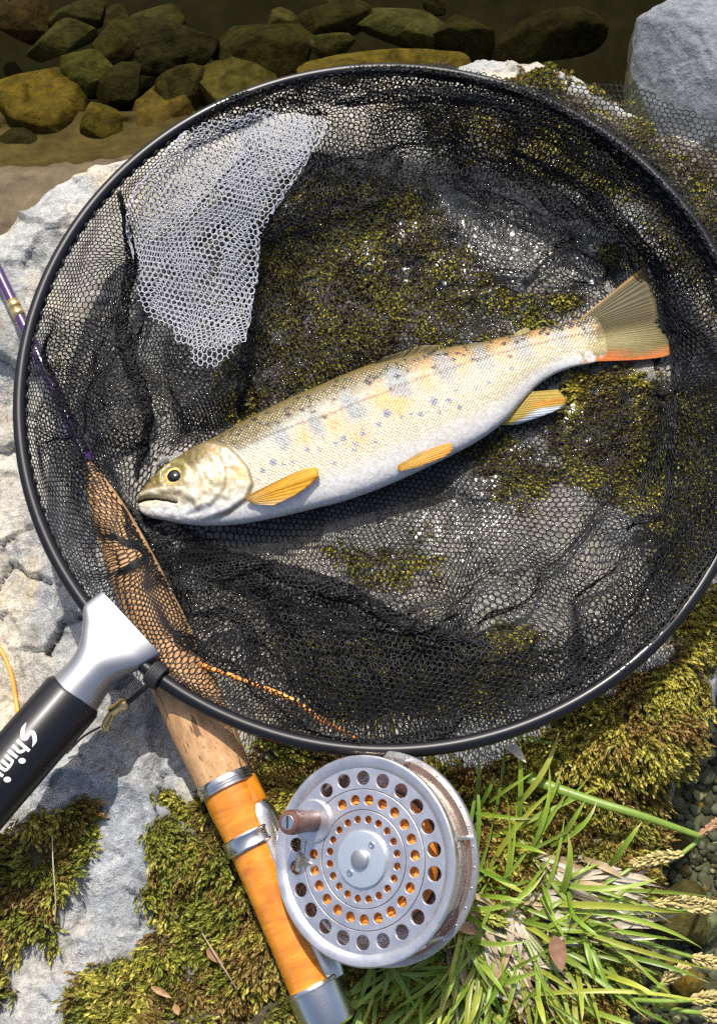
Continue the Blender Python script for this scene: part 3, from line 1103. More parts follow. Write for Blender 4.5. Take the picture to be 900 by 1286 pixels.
def add_net(P, E, z, r=0.00030, keep=None):
    global nb_n
    P3 = U(P[:, 0], P[:, 1], z)
    if keep is not None:
        E = E[keep[E[:, 0]] & keep[E[:, 1]]]
    L = np.linalg.norm(P3[E[:, 0]] - P3[E[:, 1]], axis=1)
    E = E[L < 0.02]
    V, Q = threads(P3, E, r)
    nb_V.append(V)
    nb_Q.append(Q + nb_n)
    nb_n += len(V)


# the bag: cloth wider than the hoop, gathered into pleats towards the rim
P, E = hexnet(HC[0] - 610, HC[0] + 610, HC[1] - 570, HC[1] + 570, 7.0, 0.12)
u, v = (P[:, 0] - HC[0]) / HA, (P[:, 1] - HC[1]) / HB
s0 = np.hypot(u, v)
th = np.arctan2(v, u)
keep = s0 < 1.22
kk = 0.386 / 0.62
rho = np.where(s0 < 0.60, s0, 0.60 + (s0 - 0.60) * kk)
tn = np.stack([np.cos(th), np.sin(th)], -1)
pa = fbm(tn[:, 0] * 2.2 + 5, tn[:, 1] * 2.2 + 5, 14, 3)
win = ss(0.5, 0.75, s0) * ss(1.22, 1.06, s0)
lam = 0.19
phs = 2 * np.pi * (s0 / lam + 1.6 * fbm(tn[:, 0] * 1.5 + 9, tn[:, 1] * 1.5, 15, 2) + 0.25 * np.sin(th * 3))
amp = 0.030 * win * (0.25 + 1.5 * ss(0.4, 0.62, pa))
rho2 = np.minimum(rho + amp * np.sin(phs), 0.992)
# folds that run across as well
wx = (fbm(P[:, 0] / 105, P[:, 1] / 105, 16, 2) - 0.5) * 70 * ss(0.30, 0.7, s0) * ss(1.22, 1.02, s0)
wy = (fbm(P[:, 0] / 105 + 50, P[:, 1] / 105, 18, 2) - 0.5) * 70 * ss(0.30, 0.7, s0) * ss(1.22, 1.02, s0)
wig = fbm(P[:, 0] / 40, P[:, 1] / 40, 19, 3) - 0.5
npx = HC[0] + HA * rho2 * np.cos(th) + wx + wig * 4
npy = HC[1] + HB * rho2 * np.sin(th) + wy + wig * 3
rr = hoop_s(npx, npy)
cl_ = np.minimum(rr, 0.992) / np.maximum(rr, 1e-6)
npx, npy = HC[0] + (npx - HC[0]) * cl_, HC[1] + (npy - HC[1]) * cl_
rr = hoop_s(npx, npy)
ff = fish_flat(npx, npy)
z = base_z(npx, npy, rr) + (0.0035 * win * (np.cos(phs) * 0.5 + 0.5) + 0.006 * np.maximum(fbm(P[:, 0] / 60, P[:, 1] / 60, 20, 3) - 0.35, 0) * ss(0.3, 0.6, s0)) * ff
z = cork_lift(npx, npy, z)
add_net(np.stack([npx, npy], -1), E, z, keep=keep)


def sheet(poly, pitch, rot, zf, amp=20, wl=60, seed=0, r=0.00027, clip=True, ragged=16):
    q = np.array(poly)
    P, E = hexnet(q[:, 0].min() - 20, q[:, 0].max() + 20, q[:, 1].min() - 20, q[:, 1].max() + 20, pitch, rot)
    keep = sdist(P[:, 0], P[:, 1], poly) + (fbm(P[:, 0] / 30, P[:, 1] / 30, seed + 5, 2) - 0.5) * ragged < 0
    dx = (fbm(P[:, 0] / wl, P[:, 1] / wl, seed, 2) - 0.5) * 2 * amp
    dy = (fbm(P[:, 0] / wl + 31, P[:, 1] / wl, seed + 2, 2) - 0.5) * 2 * amp
    x, y = P[:, 0] + dx, P[:, 1] + dy
    if clip:
        rr = hoop_s(x, y)
        k = np.minimum(rr, 0.99) / np.maximum(rr, 1e-6)
        x, y = HC[0] + (x - HC[0]) * k, HC[1] + (y - HC[1]) * k
    z = zf(x, y) + 0.004 * fbm(P[:, 0] / 60, P[:, 1] / 60, seed + 3, 2) * (fish_flat(x, y) if clip else 1)
    return np.stack([x, y], -1), E, cork_lift(x, y, z), keep


inz = lambda lift: (lambda x, y: base_z(x, y, hoop_s(x, y)) + lift * (0.2 + 0.8 * fish_flat(x, y)))
for poly, pitch, rot, lift, amp, wl, sd_ in [
    ([(195, 700), (235, 672), (280, 690), (340, 716), (480, 738), (560, 792), (700, 792), (800, 690), (860, 590), (930, 500), (930, 680), (830, 800), (640, 905), (450, 925), (330, 890), (270, 800)], 8.2, 0.5, 0.004, 24, 70, 201),
    ([(330, 760), (460, 770), (580, 815), (720, 800), (850, 650), (905, 600), (905, 700), (790, 830), (640, 900), (450, 915), (350, 860)], 8.0, 0.15, 0.006, 26, 90, 221),
    ([(190, 690), (240, 664), (300, 690), (420, 730), (430, 750), (330, 748), (240, 740), (190, 730)], 6.0, 0.9, 0.008, 16, 30, 231),
    ([(400, 108), (600, 104), (730, 160), (830, 260), (880, 360), (860, 430), (800, 330), (700, 262), (560, 235), (430, 262), (330, 300)], 7.4, 0.3, 0.004, 30, 60, 241),
    ([(470, 120), (620, 140), (740, 230), (820, 320), (790, 330), (680, 250), (540, 210), (440, 220)], 7.2, 0.8, 0.007, 26, 45, 251),
    ([(205, 430), (300, 425), (302, 470), (292, 545), (220, 560)], 6.4, 0.1, 0.005, 14, 40, 261),
    ([(60, 390), (150, 400), (200, 470), (190, 590), (120, 560), (90, 640), (45, 560)], 7.0, 0.6, 0.004, 24, 40, 271),
    ([(835, 290), (880, 330), (930, 450), (900, 560), (850, 540), (845, 450), (815, 350)], 7.0, 0.4, 0.006, 20, 40, 281),
]:
    P, E, z, keep = sheet(poly, pitch, rot, inz(lift), amp * 0.62, wl * 1.9, sd_)
    add_net(P, E, z, keep=keep)


def roll(line, width, pitch, z0, seed, layers=2):
    """a rope-like gathered fold along a curve: a strip of netting wrapped round a flattened roll"""
    c = catmull(np.array(line, float), 200)
    seg = np.r_[0, np.cumsum(np.linalg.norm(np.diff(c, axis=0), axis=1))]
    Ltot = seg[-1]
    circ = 2.6 * width * layers
    P, E = hexnet(0, Ltot, 0, circ, pitch, 0.3)
    keep = (P[:, 0] >= 0) & (P[:, 0] <= Ltot) & (P[:, 1] >= 0) & (P[:, 1] <= circ)
    t = np.clip(P[:, 0], 0, Ltot)
    cx, cy = np.interp(t, seg, c[:, 0]), np.interp(t, seg, c[:, 1])
    g = nrm(np.gradient(c, axis=0))
    tx, ty = np.interp(t, seg, g[:, 0]), np.interp(t, seg, g[:, 1])
    an = P[:, 1] / (2.6 * width) * 2 * np.pi + 0.02 * t
    e = np.sin(np.clip(t / Ltot, 0, 1) * np.pi) ** 0.9
    wv = width * 0.5 * (0.7 + 0.7 * fbm(t / 50, t * 0, seed, 2)) * (0.12 + 0.88 * e)
    off = np.cos(an) * wv + (fbm(P[:, 0] / 25, P[:, 1] / 25, seed + 1, 2) - 0.5) * 8
    x, y = cx - ty * off, cy + tx * off
    zc = z0(x, y) if callable(z0) else z0
    z = zc + 0.0002 * wv * (np.sin(an) + 1.0)
    add_net(np.stack([x, y], -1), E, cork_lift(x, y, z), keep=keep)


roll([(640, 108), (720, 150), (790, 205), (845, 265), (880, 325), (905, 400)], 20, 7.0, lambda x, y: HOOP_Z - 0.004 + 0 * x, 301)
roll([(640, 190), (720, 230), (790, 290), (830, 350), (845, 420), (848, 480)], 17, 7.0, inz(0.004), 311)
roll([(225, 690), (290, 700), (360, 722), (440, 748), (520, 790), (620, 812)], 20, 6.5, inz(0.004), 321, 3)
roll([(420, 130), (540, 120), (650, 140)], 18, 7.0, inz(0.003), 331)
roll([(395, 210), (330, 290), (310, 420), (300, 520)], 12, 7.0, inz(0.003), 341)
roll([(150, 240), (165, 320), (155, 420), (185, 520), (170, 600)], 16, 7.0, inz(0.004), 371)

# flap of netting thrown out over the hoop at the upper right
flap = [(330, 118), (400, 96), (450, 87), (550, 84), (640, 91), (740, 101), (800, 113), (850, 126), (905, 146), (1000, 190), (1050, 480), (960, 470), (905, 360), (860, 300), (790, 225), (720, 175), (600, 125), (470, 118), (350, 140)]


def flap_z(x, y):
    s = hoop_s(x, y)
    on = np.exp(-((s - 1.0) / 0.035) ** 2)
    Pq = U(x, y, 0.01)
    g = np.maximum(H(Pq[..., 0], Pq[..., 1]) + 0.005, 0.0)
    out = g + (HOOP_Z - g) * ss(1.22, 1.0, s)
    ins = HOOP_Z - 0.02 * ss(1.0, 0.88, s)
    return np.maximum(np.where(s > 1, out, ins), (HOOP_Z + 0.0042) * on)


P, E, z, keep = sheet(flap, 7.3, 0.15, flap_z, 7, 60, 401, clip=False)
add_net(P, E, z - 0.001, keep=keep)
wrap = [(236, 152), (330, 106), (450, 83), (560, 81), (700, 116), (820, 198), (905, 292), (900, 345), (790, 238), (700, 172), (560, 116), (450, 114), (330, 142), (242, 180)]
for pw, rw, sw in ((5.6, 0.7, 421), (6.4, 0.2, 431)):
    P, E, z, keep = sheet(wrap, pw, rw, flap_z, 7, 40, sw, clip=False)
    add_net(P, E, z + 0.0006, keep=keep)
bag = obj('mesh_bag', np.vstack(nb_V), np.vstack(nb_Q), M_THREAD, net)
tag(bag, kind='stuff')
# fold of black netting, upper left, with sun sheen painted into its thread colour
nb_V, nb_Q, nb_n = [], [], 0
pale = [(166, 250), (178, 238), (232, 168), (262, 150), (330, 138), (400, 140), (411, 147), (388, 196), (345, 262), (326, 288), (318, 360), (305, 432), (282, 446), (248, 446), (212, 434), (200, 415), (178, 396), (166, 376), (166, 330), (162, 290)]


def sheen_z(x, y):
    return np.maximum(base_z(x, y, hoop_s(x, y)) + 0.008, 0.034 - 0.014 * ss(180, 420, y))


P, E, z, keep = sheet(pale, 7.8, 0.2, sheen_z, 16, 150, 501, ragged=2)
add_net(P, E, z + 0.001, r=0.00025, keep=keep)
P, E, z, keep = sheet(pale, 7.6, 0.27, sheen_z, 20, 150, 541, ragged=6)
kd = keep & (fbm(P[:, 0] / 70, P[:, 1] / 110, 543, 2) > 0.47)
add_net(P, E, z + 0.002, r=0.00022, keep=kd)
P, E, z, keep = sheet([(300, 170), (400, 143), (411, 147), (388, 196), (330, 285), (318, 360), (303, 434), (262, 440), (255, 380), (285, 300), (270, 230)], 7.8, 0.24, sheen_z, 12, 140, 521, ragged=2)
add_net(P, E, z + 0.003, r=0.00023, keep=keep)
roll([(233, 166), (200, 205), (168, 246), (163, 290), (167, 325)], 7, 8.0, lambda x, y: sheen_z(x, y) + 0.001, 551, 1)
roll([(411, 148), (388, 198), (345, 262), (327, 290), (319, 360), (306, 430)], 6, 8.0, lambda x, y: sheen_z(x, y) + 0.002, 561, 1)
pf = obj('sheen_fold', np.vstack(nb_V), np.vstack(nb_Q), M_SHEEN, net)
tag(pf, 'fold of black netting hanging from the hoop with sun sheen painted as pale thread', kind='stuff')

# thin films of water added on the rock under the netting for sun glints
mf = N('glint_film')
tf = mf.n('BsdfTransparent')
gf_ = mf.n('BsdfGlossy')
gf_.inputs['Roughness'].default_value = 0.17
ff_ = mf.n('Fresnel', IOR=1.33)
xf = mf.n('MixShader')
mf.set(xf.inputs[0], ff_.outputs[0])
mf.t.links.new(tf.outputs[0], xf.inputs[1])
mf.t.links.new(gf_.outputs[0], xf.inputs[2])
mf.t.links.new(xf.outputs[0], mf.out.inputs[0])
for (cx, cy, rx, ry, lab) in [(590, 655, 105, 55, 'film of water added for sun glints on the wet rock below the belly of the trout'), (600, 315, 150, 55, 'shallow film of water added for sun glints on the grey rock above the back of the trout'),
                              (690, 545, 60, 45, 'small film of water added for sun glints on the moss below the white edged fin')]:
    xs, ys = np.meshgrid(np.linspace(cx - rx, cx + rx, 150), np.linspace(cy - ry, cy + ry, 90))
    P = U(xs, ys, 0.003)
    sm = sum(H(P[..., 0] + dx, P[..., 1] + dy) for dx in (-0.004, 0, 0.004) for dy in (-0.004, 0, 0.004)) / 9
    el_ = np.hypot((xs - cx) / rx, (ys - cy) / ry) + (fbm(xs / 22, ys / 22, 71, 3) - 0.5) * 0.9
    P[..., 2] = sm + 0.0016 + (fbm(P[..., 0] * 170, P[..., 1] * 170, 73, 2) - 0.5) * 0.0015
    Fq = grid_faces(90, 150)
    Fq = Fq[(el_.ravel()[Fq] < 0.92).all(1)]
    o = obj('glint_film', P.reshape(-1, 3), Fq[:, ::-1], mf.m)
    tag(o, lab, 'water', kind='stuff')

# ------------------------------------------------------------------ fly rod
rod = empty('fly_rod', ROD_B * [1, 1, 0], 'fly rod with cork grip and orange wooden reel seat lying under the net', 'fishing rod')
RL = np.linalg.norm(ROD_B - ROD_A)
RM = frame(ROD_A, ROD_D, np.array([0, 0, 1.0]))


def rt(py):
    """distance along the rod for a photo row"""
    px = 106 + (py - 572) * (405 - 106) / (1262 - 572)
    return float((U(px, py, 0.0145) - ROD_A) @ ROD_D)


pxm = 0.000338


def rod_part(name, prof, mat, n=56, sharp=35):
    o = MB().add(*lathe([(max(r, 0.0001), t) for t, r in prof], n)).build(name, mat, None, sharp=sharp)
    o.matrix_world = Matrix(RM.tolist())
    o.parent = rod
    o.matrix_parent_inverse = rod.matrix_basis.inverted()
    return o


cp = np.array([(rt(570), 0.0006), (rt(575), 3.5 * pxm), (rt(600), 11 * pxm), (rt(640), 21 * pxm), (rt(700), 29 * pxm), (rt(770), 33 * pxm), (rt(850), 37 * pxm), (rt(910), 37 * pxm), (rt(960), 34 * pxm), (rt(978), 33 * pxm)])
rod_part('cork_grip', [tuple(q) for q in catmull(cp, 60)] + [(rt(979), 0.0)], M_CORK)
wc = rt(980)
rod_part('winding_check', [(wc - 0.001, 0.0), (wc - 0.001, 33 * pxm), (wc, 34.5 * pxm), (wc + 0.0012, 34.5 * pxm), (wc + 0.0014, 33.4 * pxm), (wc + 0.0022, 33.4 * pxm), (wc + 0.0026, 34.3 * pxm), (wc + 0.0036, 34.3 * pxm), (wc + 0.004, 31 * pxm), (wc + 0.004, 0)], M_CHROME)
sp = [(wc + 0.0035, 0), (wc + 0.0035, 31 * pxm)] + [(rt(y), r * pxm) for y, r in ((995, 31), (1012, 31), (1030, 29.5), (1060, 28), (1120, 27.5), (1180, 27.5), (1236, 28))] + [(rt(1236), 0)]
seat = rod_part('reel_seat', sp, M_SEAT)
# raised shoulder of the seat facing the reel
sh = MB()
side = nrm(np.cross(ROD_D, [0, 0, 1.0]))
side = side if side[0] > 0 else -side
tt = np.linspace(0, 1, 26)
ax = ROD_A + ROD_D * (rt(988) + (rt(1030) - rt(988)) * tt)[:, None]
V, Q, T = tube(ax + side * 0.0052 + np.array([0, 0, 0.0008]), np.interp(tt, [0, 0.55, 0.75, 0.9, 1], [0.0066, 0.0070, 0.0070, 0.0056, 0.004]), 24)
sh.add(V, Q, T).build('shoulder', M_SEAT, seat)
rg = rt(1046)
rod_part('slide_ring', [(rg, 28.5 * pxm), (rg, 31.5 * pxm), (rg + 0.0006, 32.3 * pxm), (rg + 0.0014, 31.3 * pxm), (rg + 0.0046, 31.3 * pxm), (rg + 0.0054, 32.3 * pxm), (rg + 0.006, 31.5 * pxm), (rg + 0.006, 28.5 * pxm)], M_CHROME)
ec = rt(1234)
rod_part('end_cap', [(ec, 28 * pxm), (ec, 32.5 * pxm), (ec + 0.0006, 33.5 * pxm), (ec + 0.0014, 33.5 * pxm), (ec + 0.0018, 32 * pxm), (ec + 0.0135, 31 * pxm), (ec + 0.0155, 29.5 * pxm), (ec + 0.0165, 26 * pxm), (ec + 0.0165, 0)], M_CHROME)
bl = catmull(np.array([ROD_A + ROD_D * 0.004, U(60, 470, 0.0135), U(0, 345, 0.012), U(-90, 160, 0.011)]), 40)
V, Q, T = tube(bl, np.linspace(0.0031, 0.0022, 40), 14)
MB().add(V, Q, T).build('blank', M_PURPLE, rod)
wr = MB()
for y in (388, 400):
    k = np.argmin(np.abs(proj(bl)[1] - y))
    V, Q, T = tube(bl[k:k + 2], 0.0029, 14)
    wr.add(V, Q, T)
wr.build('winding', M_BRASS, rod)

# ------------------------------------------------------------------ fly reel
fc = U(453, 1079, 0.047)
view = nrm(CAM - fc)
TA = R_(27)
ln = nrm(-RGT + view * (RGT @ view))
nn = nrm(view * math.cos(TA) + ln * math.sin(TA) - UPV * 0.06)
depth_ = (fc - CAM) @ FWD
RR = 127.5 * depth_ * K
FM = frame(fc, nn)
reel = empty('fly_reel', fc * [1, 1, 0], 'silver fly reel with drilled face and dark wooden knob beside orange reel seat', 'fishing reel')


def reel_part(name, mb, mat, sharp=35, parent=None):
    return mb.build(name, mat, parent or reel, sharp=sharp, M=FM)


def plate(r0, r1, holes, z, thick, bev=0.00018):
    cu = bpy.data.curves.new('p', 'CURVE')
    cu.dimensions = '2D'
    cu.fill_mode = 'BOTH'
    cu.extrude = thick / 2 - bev
    cu.bevel_depth = bev
    cu.bevel_resolution = 1

    def ring(cx, cy, r, n):
        s = cu.splines.new('POLY')
        s.points.add(n - 1)
        for i in range(n):
            t = 2 * math.pi * i / n
            s.points[i].co = (cx + r * math.cos(t), cy + r * math.sin(t), 0, 1)
        s.use_cyclic_u = True
    ring(0, 0, r1 - bev, 120)
    ring(0, 0, r0 + bev, 120)
    for (cx, cy, r) in holes:
        ring(cx, cy, r + bev, 28)
    ob = bpy.data.objects.new('p', cu)
    COL.objects.link(ob)
    dg = bpy.context.evaluated_depsgraph_get()
    me = bpy.data.meshes.new_from_object(ob.evaluated_get(dg))
    v = np.array([q.co[:] for q in me.vertices])
    v[:, 2] += z
    q4 = np.array([list(p.vertices) for p in me.polygons if len(p.vertices) == 4])
    q3 = np.array([list(p.vertices) for p in me.polygons if len(p.vertices) == 3])
    bpy.data.objects.remove(ob)
    bpy.data.meshes.remove(me)
    bpy.data.curves.remove(cu)
    return v, q4 if len(q4) else None, q3 if len(q3) else None


def ringholes(n, rad, hr, off, skip):
    out = []
    for k in range(n):
        t = off + 2 * math.pi * k / n
        if any(abs((t - s + math.pi) % (2 * math.pi) - math.pi) < wd for s, wd in skip):
            continue
        out.append((rad * math.cos(t), rad * math.sin(t), hr))
    return out


KN = R_(148)
face = MB()
face.add(*plate(0.672 * RR, 0.885 * RR, ringholes(22, 0.775 * RR, 0.070 * RR, R_(8), [(KN, R_(14))]), -0.0022, 0.0014))
face.add(*plate(0.470 * RR, 0.666 * RR, ringholes(23, 0.565 * RR, 0.050 * RR, R_(5), [(KN, R_(19))]), -0.0022, 0.0014))
face.add(*plate(0.20 * RR, 0.464 * RR, ringholes(20, 0.378 * RR, 0.036 * RR, R_(9), []), -0.0022, 0.0014))
# raised rim of the spool and its stepped edge
face.add(*lathe(np.array([(0.878, -0.075), (0.882, -0.035), (0.90, -0.022), (0.93, -0.012), (0.965, -0.004), (0.985, -0.004), (1.0, -0.018), (1.0, -0.06), (0.985, -0.075), (0.955, -0.09), (0.90, -0.09)]) * RR, 160, closed=True))
spool = reel_part('spool', face, M_REEL, 28)
hub = MB()
hub.add(*lathe(np.array([(0.0, 0.005), (0.20, 0.004), (0.262, -0.002), (0.272, -0.012), (0.272, -0.04)]) * RR, 80))
hubo = reel_part('hub', hub, simple('hub_plate', (0.66, 0.70, 0.72), 0.34, 0.8, var=0.06, bump=0.15, bscale=1200, bdist=0.0002))
capm = MB()
capm.add(*lathe(np.array([(0, 0.055), (0.075, 0.055), (0.09, 0.045), (0.092, 0.0)]) * RR, 48))
reel_part('hub_cap', capm, M_SILVER, parent=hubo)
for k in (R_(48), R_(228)):
    sc_ = MB()
    V, Q = lathe(np.array([(0.0, 0.008), (0.012, 0.008), (0.014, 0.014), (0.030, 0.014), (0.036, 0.008), (0.036, -0.005)]) * RR, 24)
    sc_.add(V + np.array([math.cos(k), math.sin(k), 0]) * 0.18 * RR, Q)
    reel_part('screw', sc_, M_CHROME, parent=hubo)
# crank plate and knob
kx, ky = 0.665 * RR * math.cos(KN), 0.665 * RR * math.sin(KN)
kp = MB()
V, Q = lathe(np.array([(0, -0.010), (0.20, -0.010), (0.215, -0.022), (0.215, -0.05)]) * RR, 48)
kp.add(V + [kx, ky, 0], Q)
reel_part('knob_plate', kp, M_REEL)
kb = MB()
V, Q = lathe(np.array([(0.0, 0.47), (0.085, 0.47), (0.108, 0.462), (0.118, 0.44), (0.122, 0.38), (0.118, 0.28), (0.110, 0.18), (0.104, 0.08), (0.106, 0.02), (0.108, -0.01)]) * RR, 48)
kb.add(V + [kx, ky, 0], Q)
knob = reel_part('handle_knob', kb, M_KNOB)
ks = MB()
V, Q = lathe(np.array([(0, 0.474), (0.068, 0.474), (0.074, 0.468), (0.074, 0.45)]) * RR, 32)
ks.add(V + [kx, ky, 0], Q)
kso = reel_part('screw', ks, M_CHROME, parent=knob)
sl_ = MB()
bxv = np.array([(x, y, z) for x in (-1, 1) for y in (-1, 1) for z in (-1, 1)]) * np.array([0.011, 0.060, 0.002]) * RR + np.array([kx, ky, 0.4745 * RR])
bq = np.array([(0, 1, 3, 2), (4, 6, 7, 5), (0, 4, 5, 1), (2, 3, 7, 6), (0, 2, 6, 4), (1, 5, 7, 3)])
sl_.add(bxv, bq).build('screw_slot', M_CORD, knob, smooth=False, M=FM)
# line wound on the spool
lc = MB()
for i, r in enumerate(np.linspace(0.30, 0.655, 13)):
    t = np.linspace(0, 2 * np.pi, 121)
    zz_ = (-0.125 - 0.02 * vn(t * 5, t * 0 + i, 7)) * RR
    rv = (r + 0.012 * np.sin(t * 3 + i)) * RR
    V, Q, T = tube(np.stack([rv * np.cos(t), rv * np.sin(t), zz_], -1), 0.019 * RR, 6, cap=False)
    lc.add(V, Q)
lc.add(*lathe(np.array([(0.25, -0.15), (0.64, -0.15), (0.66, -0.2), (0.66, -0.40)]) * RR, 64))
reel_part('line_coil', lc, M_LINE, 60)
# frame: back plate and ring, polished wall, pillars
fr_ = MB()
fr_.add(*lathe(np.array([(0.0, -0.47), (0.9, -0.47), (0.97, -0.455), (1.0, -0.43), (1.045, -0.425), (1.055, -0.44), (1.055, -0.485), (1.03, -0.50), (0.0, -0.51)]) * RR, 160))
fro = reel_part('frame', fr_, M_REEL, 30)
wl_ = MB()
wl_.add(*lathe(np.array([(0.94, -0.11), (0.955, -0.12), (0.955, -0.20), (0.945, -0.21), (0.945, -0.42)]) * RR, 160))
reel_part('frame_wall', wl_, M_WALL, 30)
for k in range(6):
    t = R_(12 + 60 * k)
    pl = MB()
    V, Q = lathe(np.array([(0.0, -0.09), (0.028, -0.09), (0.028, -0.13), (0.022, -0.15), (0.022, -0.40), (0.03, -0.43)]) * RR, 20)
    pl.add(V + np.array([math.cos(t), math.sin(t), 0]) * 0.985 * RR, Q)
    reel_part('pillar', pl, M_REEL)
for k in range(14):
    t = R_(-70 + 11 * k)
    rv = MB()
    V, Q = lathe(np.array([(0, -0.418), (0.008, -0.418), (0.012, -0.424), (0.012, -0.43)]) * RR, 12)
    rv.add(V + np.array([math.cos(t), math.sin(t), 0]) * 1.02 * RR, Q)
    reel_part('rivet', rv, M_CHROME, parent=fro)
# foot clamped to the reel seat
t0, t1 = rt(1016), rt(1240)
ft = np.linspace(0, 1, 40)
axp = ROD_A + ROD_D * (t0 + (t1 - t0) * ft)[:, None] + side * 0.0088 + np.array([0, 0, 0.0048])
fw = np.interp(ft, [0, 0.03, 0.08, 0.3, 0.5, 0.7, 0.95, 1], [0.0008, 0.0036, 0.005, 0.0052, 0.0056, 0.0052, 0.0048, 0.004])
V, Q, T = tube(axp, fw, 18, up=nrm(side * 0.5 + np.array([0, 0, 1.0])), flat=0.42)
foot = MB().add(V, Q, T)
st0 = axp[20]
st1 = fc - nn * 0.40 * RR - RGT * RR * 0.7
V, Q, T = tube(catmull(np.array([st0, (st0 + st1) / 2 + [0, 0, 0.001], st1]), 14), 0.005, 14, flat=0.6)
foot.add(V, Q, T)
foot.build('reel_foot', M_CHROME, reel, sharp=50)

# ------------------------------------------------------------------ fly line
fl = np.array([U(-30, 770, -0.006), U(2, 818, -0.010), U(14, 848, -0.012), U(20, 880, -0.013), U(24, 896, -0.012), U(62, 894, -0.006), U(112, 846, 0.0), U(158, 790, 0.004), U(205, 790, 0.010), U(250, 832, 0.021),
               U(290, 848, 0.023), U(365, 878, 0.026), U(405, 905, 0.028), U(450, 931, 0.027), U(480, 965, 0.020), U(500, 1010, 0.022)])
for i in range(len(fl)):
    g = H(fl[i, 0], fl[i, 1])
    if i < 7:
        q = proj(fl[i])
        fl[i] = U(q[0], q[1], g + 0.0012)
        fl[i, 2] = H(fl[i, 0], fl[i, 1]) + 0.0012
V, Q, T = tube(catmull(fl, 220), 0.00095, 8)
line = MB().add(V, Q, T).build('fly_line', M_LINE)
tag(line, 'thin orange fly line looping from the left rock under the net to the reel', 'fishing line')

# ------------------------------------------------------------------ trout
DV = np.array([
    (173.5, 627.5, 174, 634.5), (176, 620, 175.5, 640), (182, 611.5, 180, 645.5), (193, 599, 190, 650), (210, 584.5, 207, 653), (227, 573, 227, 657), (250, 560, 252, 659.5), (270, 550, 278, 659.5), (293, 537, 308, 656.5), (320, 522.5, 343, 650),
    (347, 509, 372, 643.5), (373, 497, 400, 636.5), (400, 485.5, 428, 629.5), (441, 468, 468, 616), (473, 456.5, 504, 601), (508, 447.5, 536, 586), (540, 441, 570, 569.5), (569, 436.5, 602, 552),
    (607, 430, 632, 530), (640, 422, 652, 508), (668, 415.5, 672, 486), (690, 410, 694, 470.5), (710, 405, 718, 461), (731, 399, 740, 456.5), (750, 393, 758, 451.5), (764, 389, 771, 449)])
NT = 420
tp = np.concatenate([np.linspace(0, 9, 220)[:-1], np.linspace(9, len(DV) - 1, NT - 219)])
full = catmull(DV, (len(DV) - 1) * 60 + 1)
fi = tp * 60
i0 = np.minimum(fi.astype(int), len(full) - 2)
S4 = full[i0] * (1 - (fi - i0))[:, None] + full[i0 + 1] * (fi - i0)[:, None]
D2, V2 = S4[:, :2], S4[:, 2:]
NA = 160
ph = np.arange(NA) / NA * 2 * np.pi
hh = np.linalg.norm(D2 - V2, axis=1) / 2 * 0.00034
ratio = np.interp(tp, [0, 2, 4, 6, 9, 14, 18, 21, 22.5, 23.5, 24.3, 25], [0.70, 0.55, 0.44, 0.42, 0.40, 0.40, 0.40, 0.36, 0.25, 0.12, 0.05, 0.012])
ht = hh * ratio
zc = np.maximum(0.0030 + ht * 0.95, 0.0075)
zc = np.convolve(np.pad(zc, 20, mode='edge'), np.ones(41) / 41, 'valid')
cph, sph = np.cos(ph), np.sin(ph)
sq = np.sign(sph) * np.abs(sph) ** 0.85
mix_ = (1 + cph) / 2
PXY = V2[:, None] * (1 - mix_)[None, :, None] + D2[:, None] * mix_[None, :, None]
fpx, fpy = PXY[..., 0], PXY[..., 1]
top = np.broadcast_to(sq > 0, fpx.shape)

OPER = [(268, 561), (288, 568), (302, 581), (315, 598), (320, 616), (312, 634), (290, 648), (262, 657), (235, 668), (100, 680), (100, 560), (240, 556)]
PREO = [(262, 571), (280, 582), (289, 603), (285, 624), (268, 642), (240, 650), (100, 680), (100, 560), (240, 560)]
MOUTH = [(170, 632.5), (184, 629.5), (198, 629.5), (212, 631.5), (224, 635)]
MAX_ = [(178, 624), (205, 620), (232, 622), (250, 636), (252, 641)]
do, dp = sdist(fpx, fpy, OPER), sdist(fpx, fpy, PREO)
dm, dx_ = pdist(fpx, fpy, MOUTH), pdist(fpx, fpy, MAX_)
de = np.hypot(fpx - 220, fpy - 600)
disp = 0.0019 * ss(2, -4, do) * ss(210, 280, fpx) + 0.0012 * ss(2, -4, dp) * ss(210, 270, fpx)
disp = disp - 0.0028 * np.exp(-(dm / 1.9) ** 2) + 0.0011 * np.exp(-(dx_ / 4.5) ** 2)
disp = disp + 0.0008 * np.exp(-((de - 17) / 4.5) ** 2) - 0.001 * ss(15, 9, de)
disp = disp + (fbm(fpx / 9, fpy / 9, 601, 3) - 0.5) * 0.0016 * ss(0, -15, do)
disp = disp * ss(0.0, 0.55, np.abs(sq))[None, :]
zz3 = zc[:, None] + ht[:, None] * sq[None, :] + disp * np.sign(sq)[None, :]
FV = U(fpx, fpy, np.broadcast_to(zc[:, None], fpx.shape))
FV[..., 2] = zz3
# colours
acr = np.broadcast_to(mix_[None, :], fpx.shape)         # 0 belly .. 1 back
fn = fbm(fpx / 12, fpy / 12, 611, 3)
fnn = fbm(fpx / 40, fpy / 40, 613, 3)
t_ = np.broadcast_to(tp[:, None], fpx.shape)


def mixc(c, k, m):
    m = np.clip(m, 0, 1)[..., None]
    return c * (1 - m) + np.array(k) * m


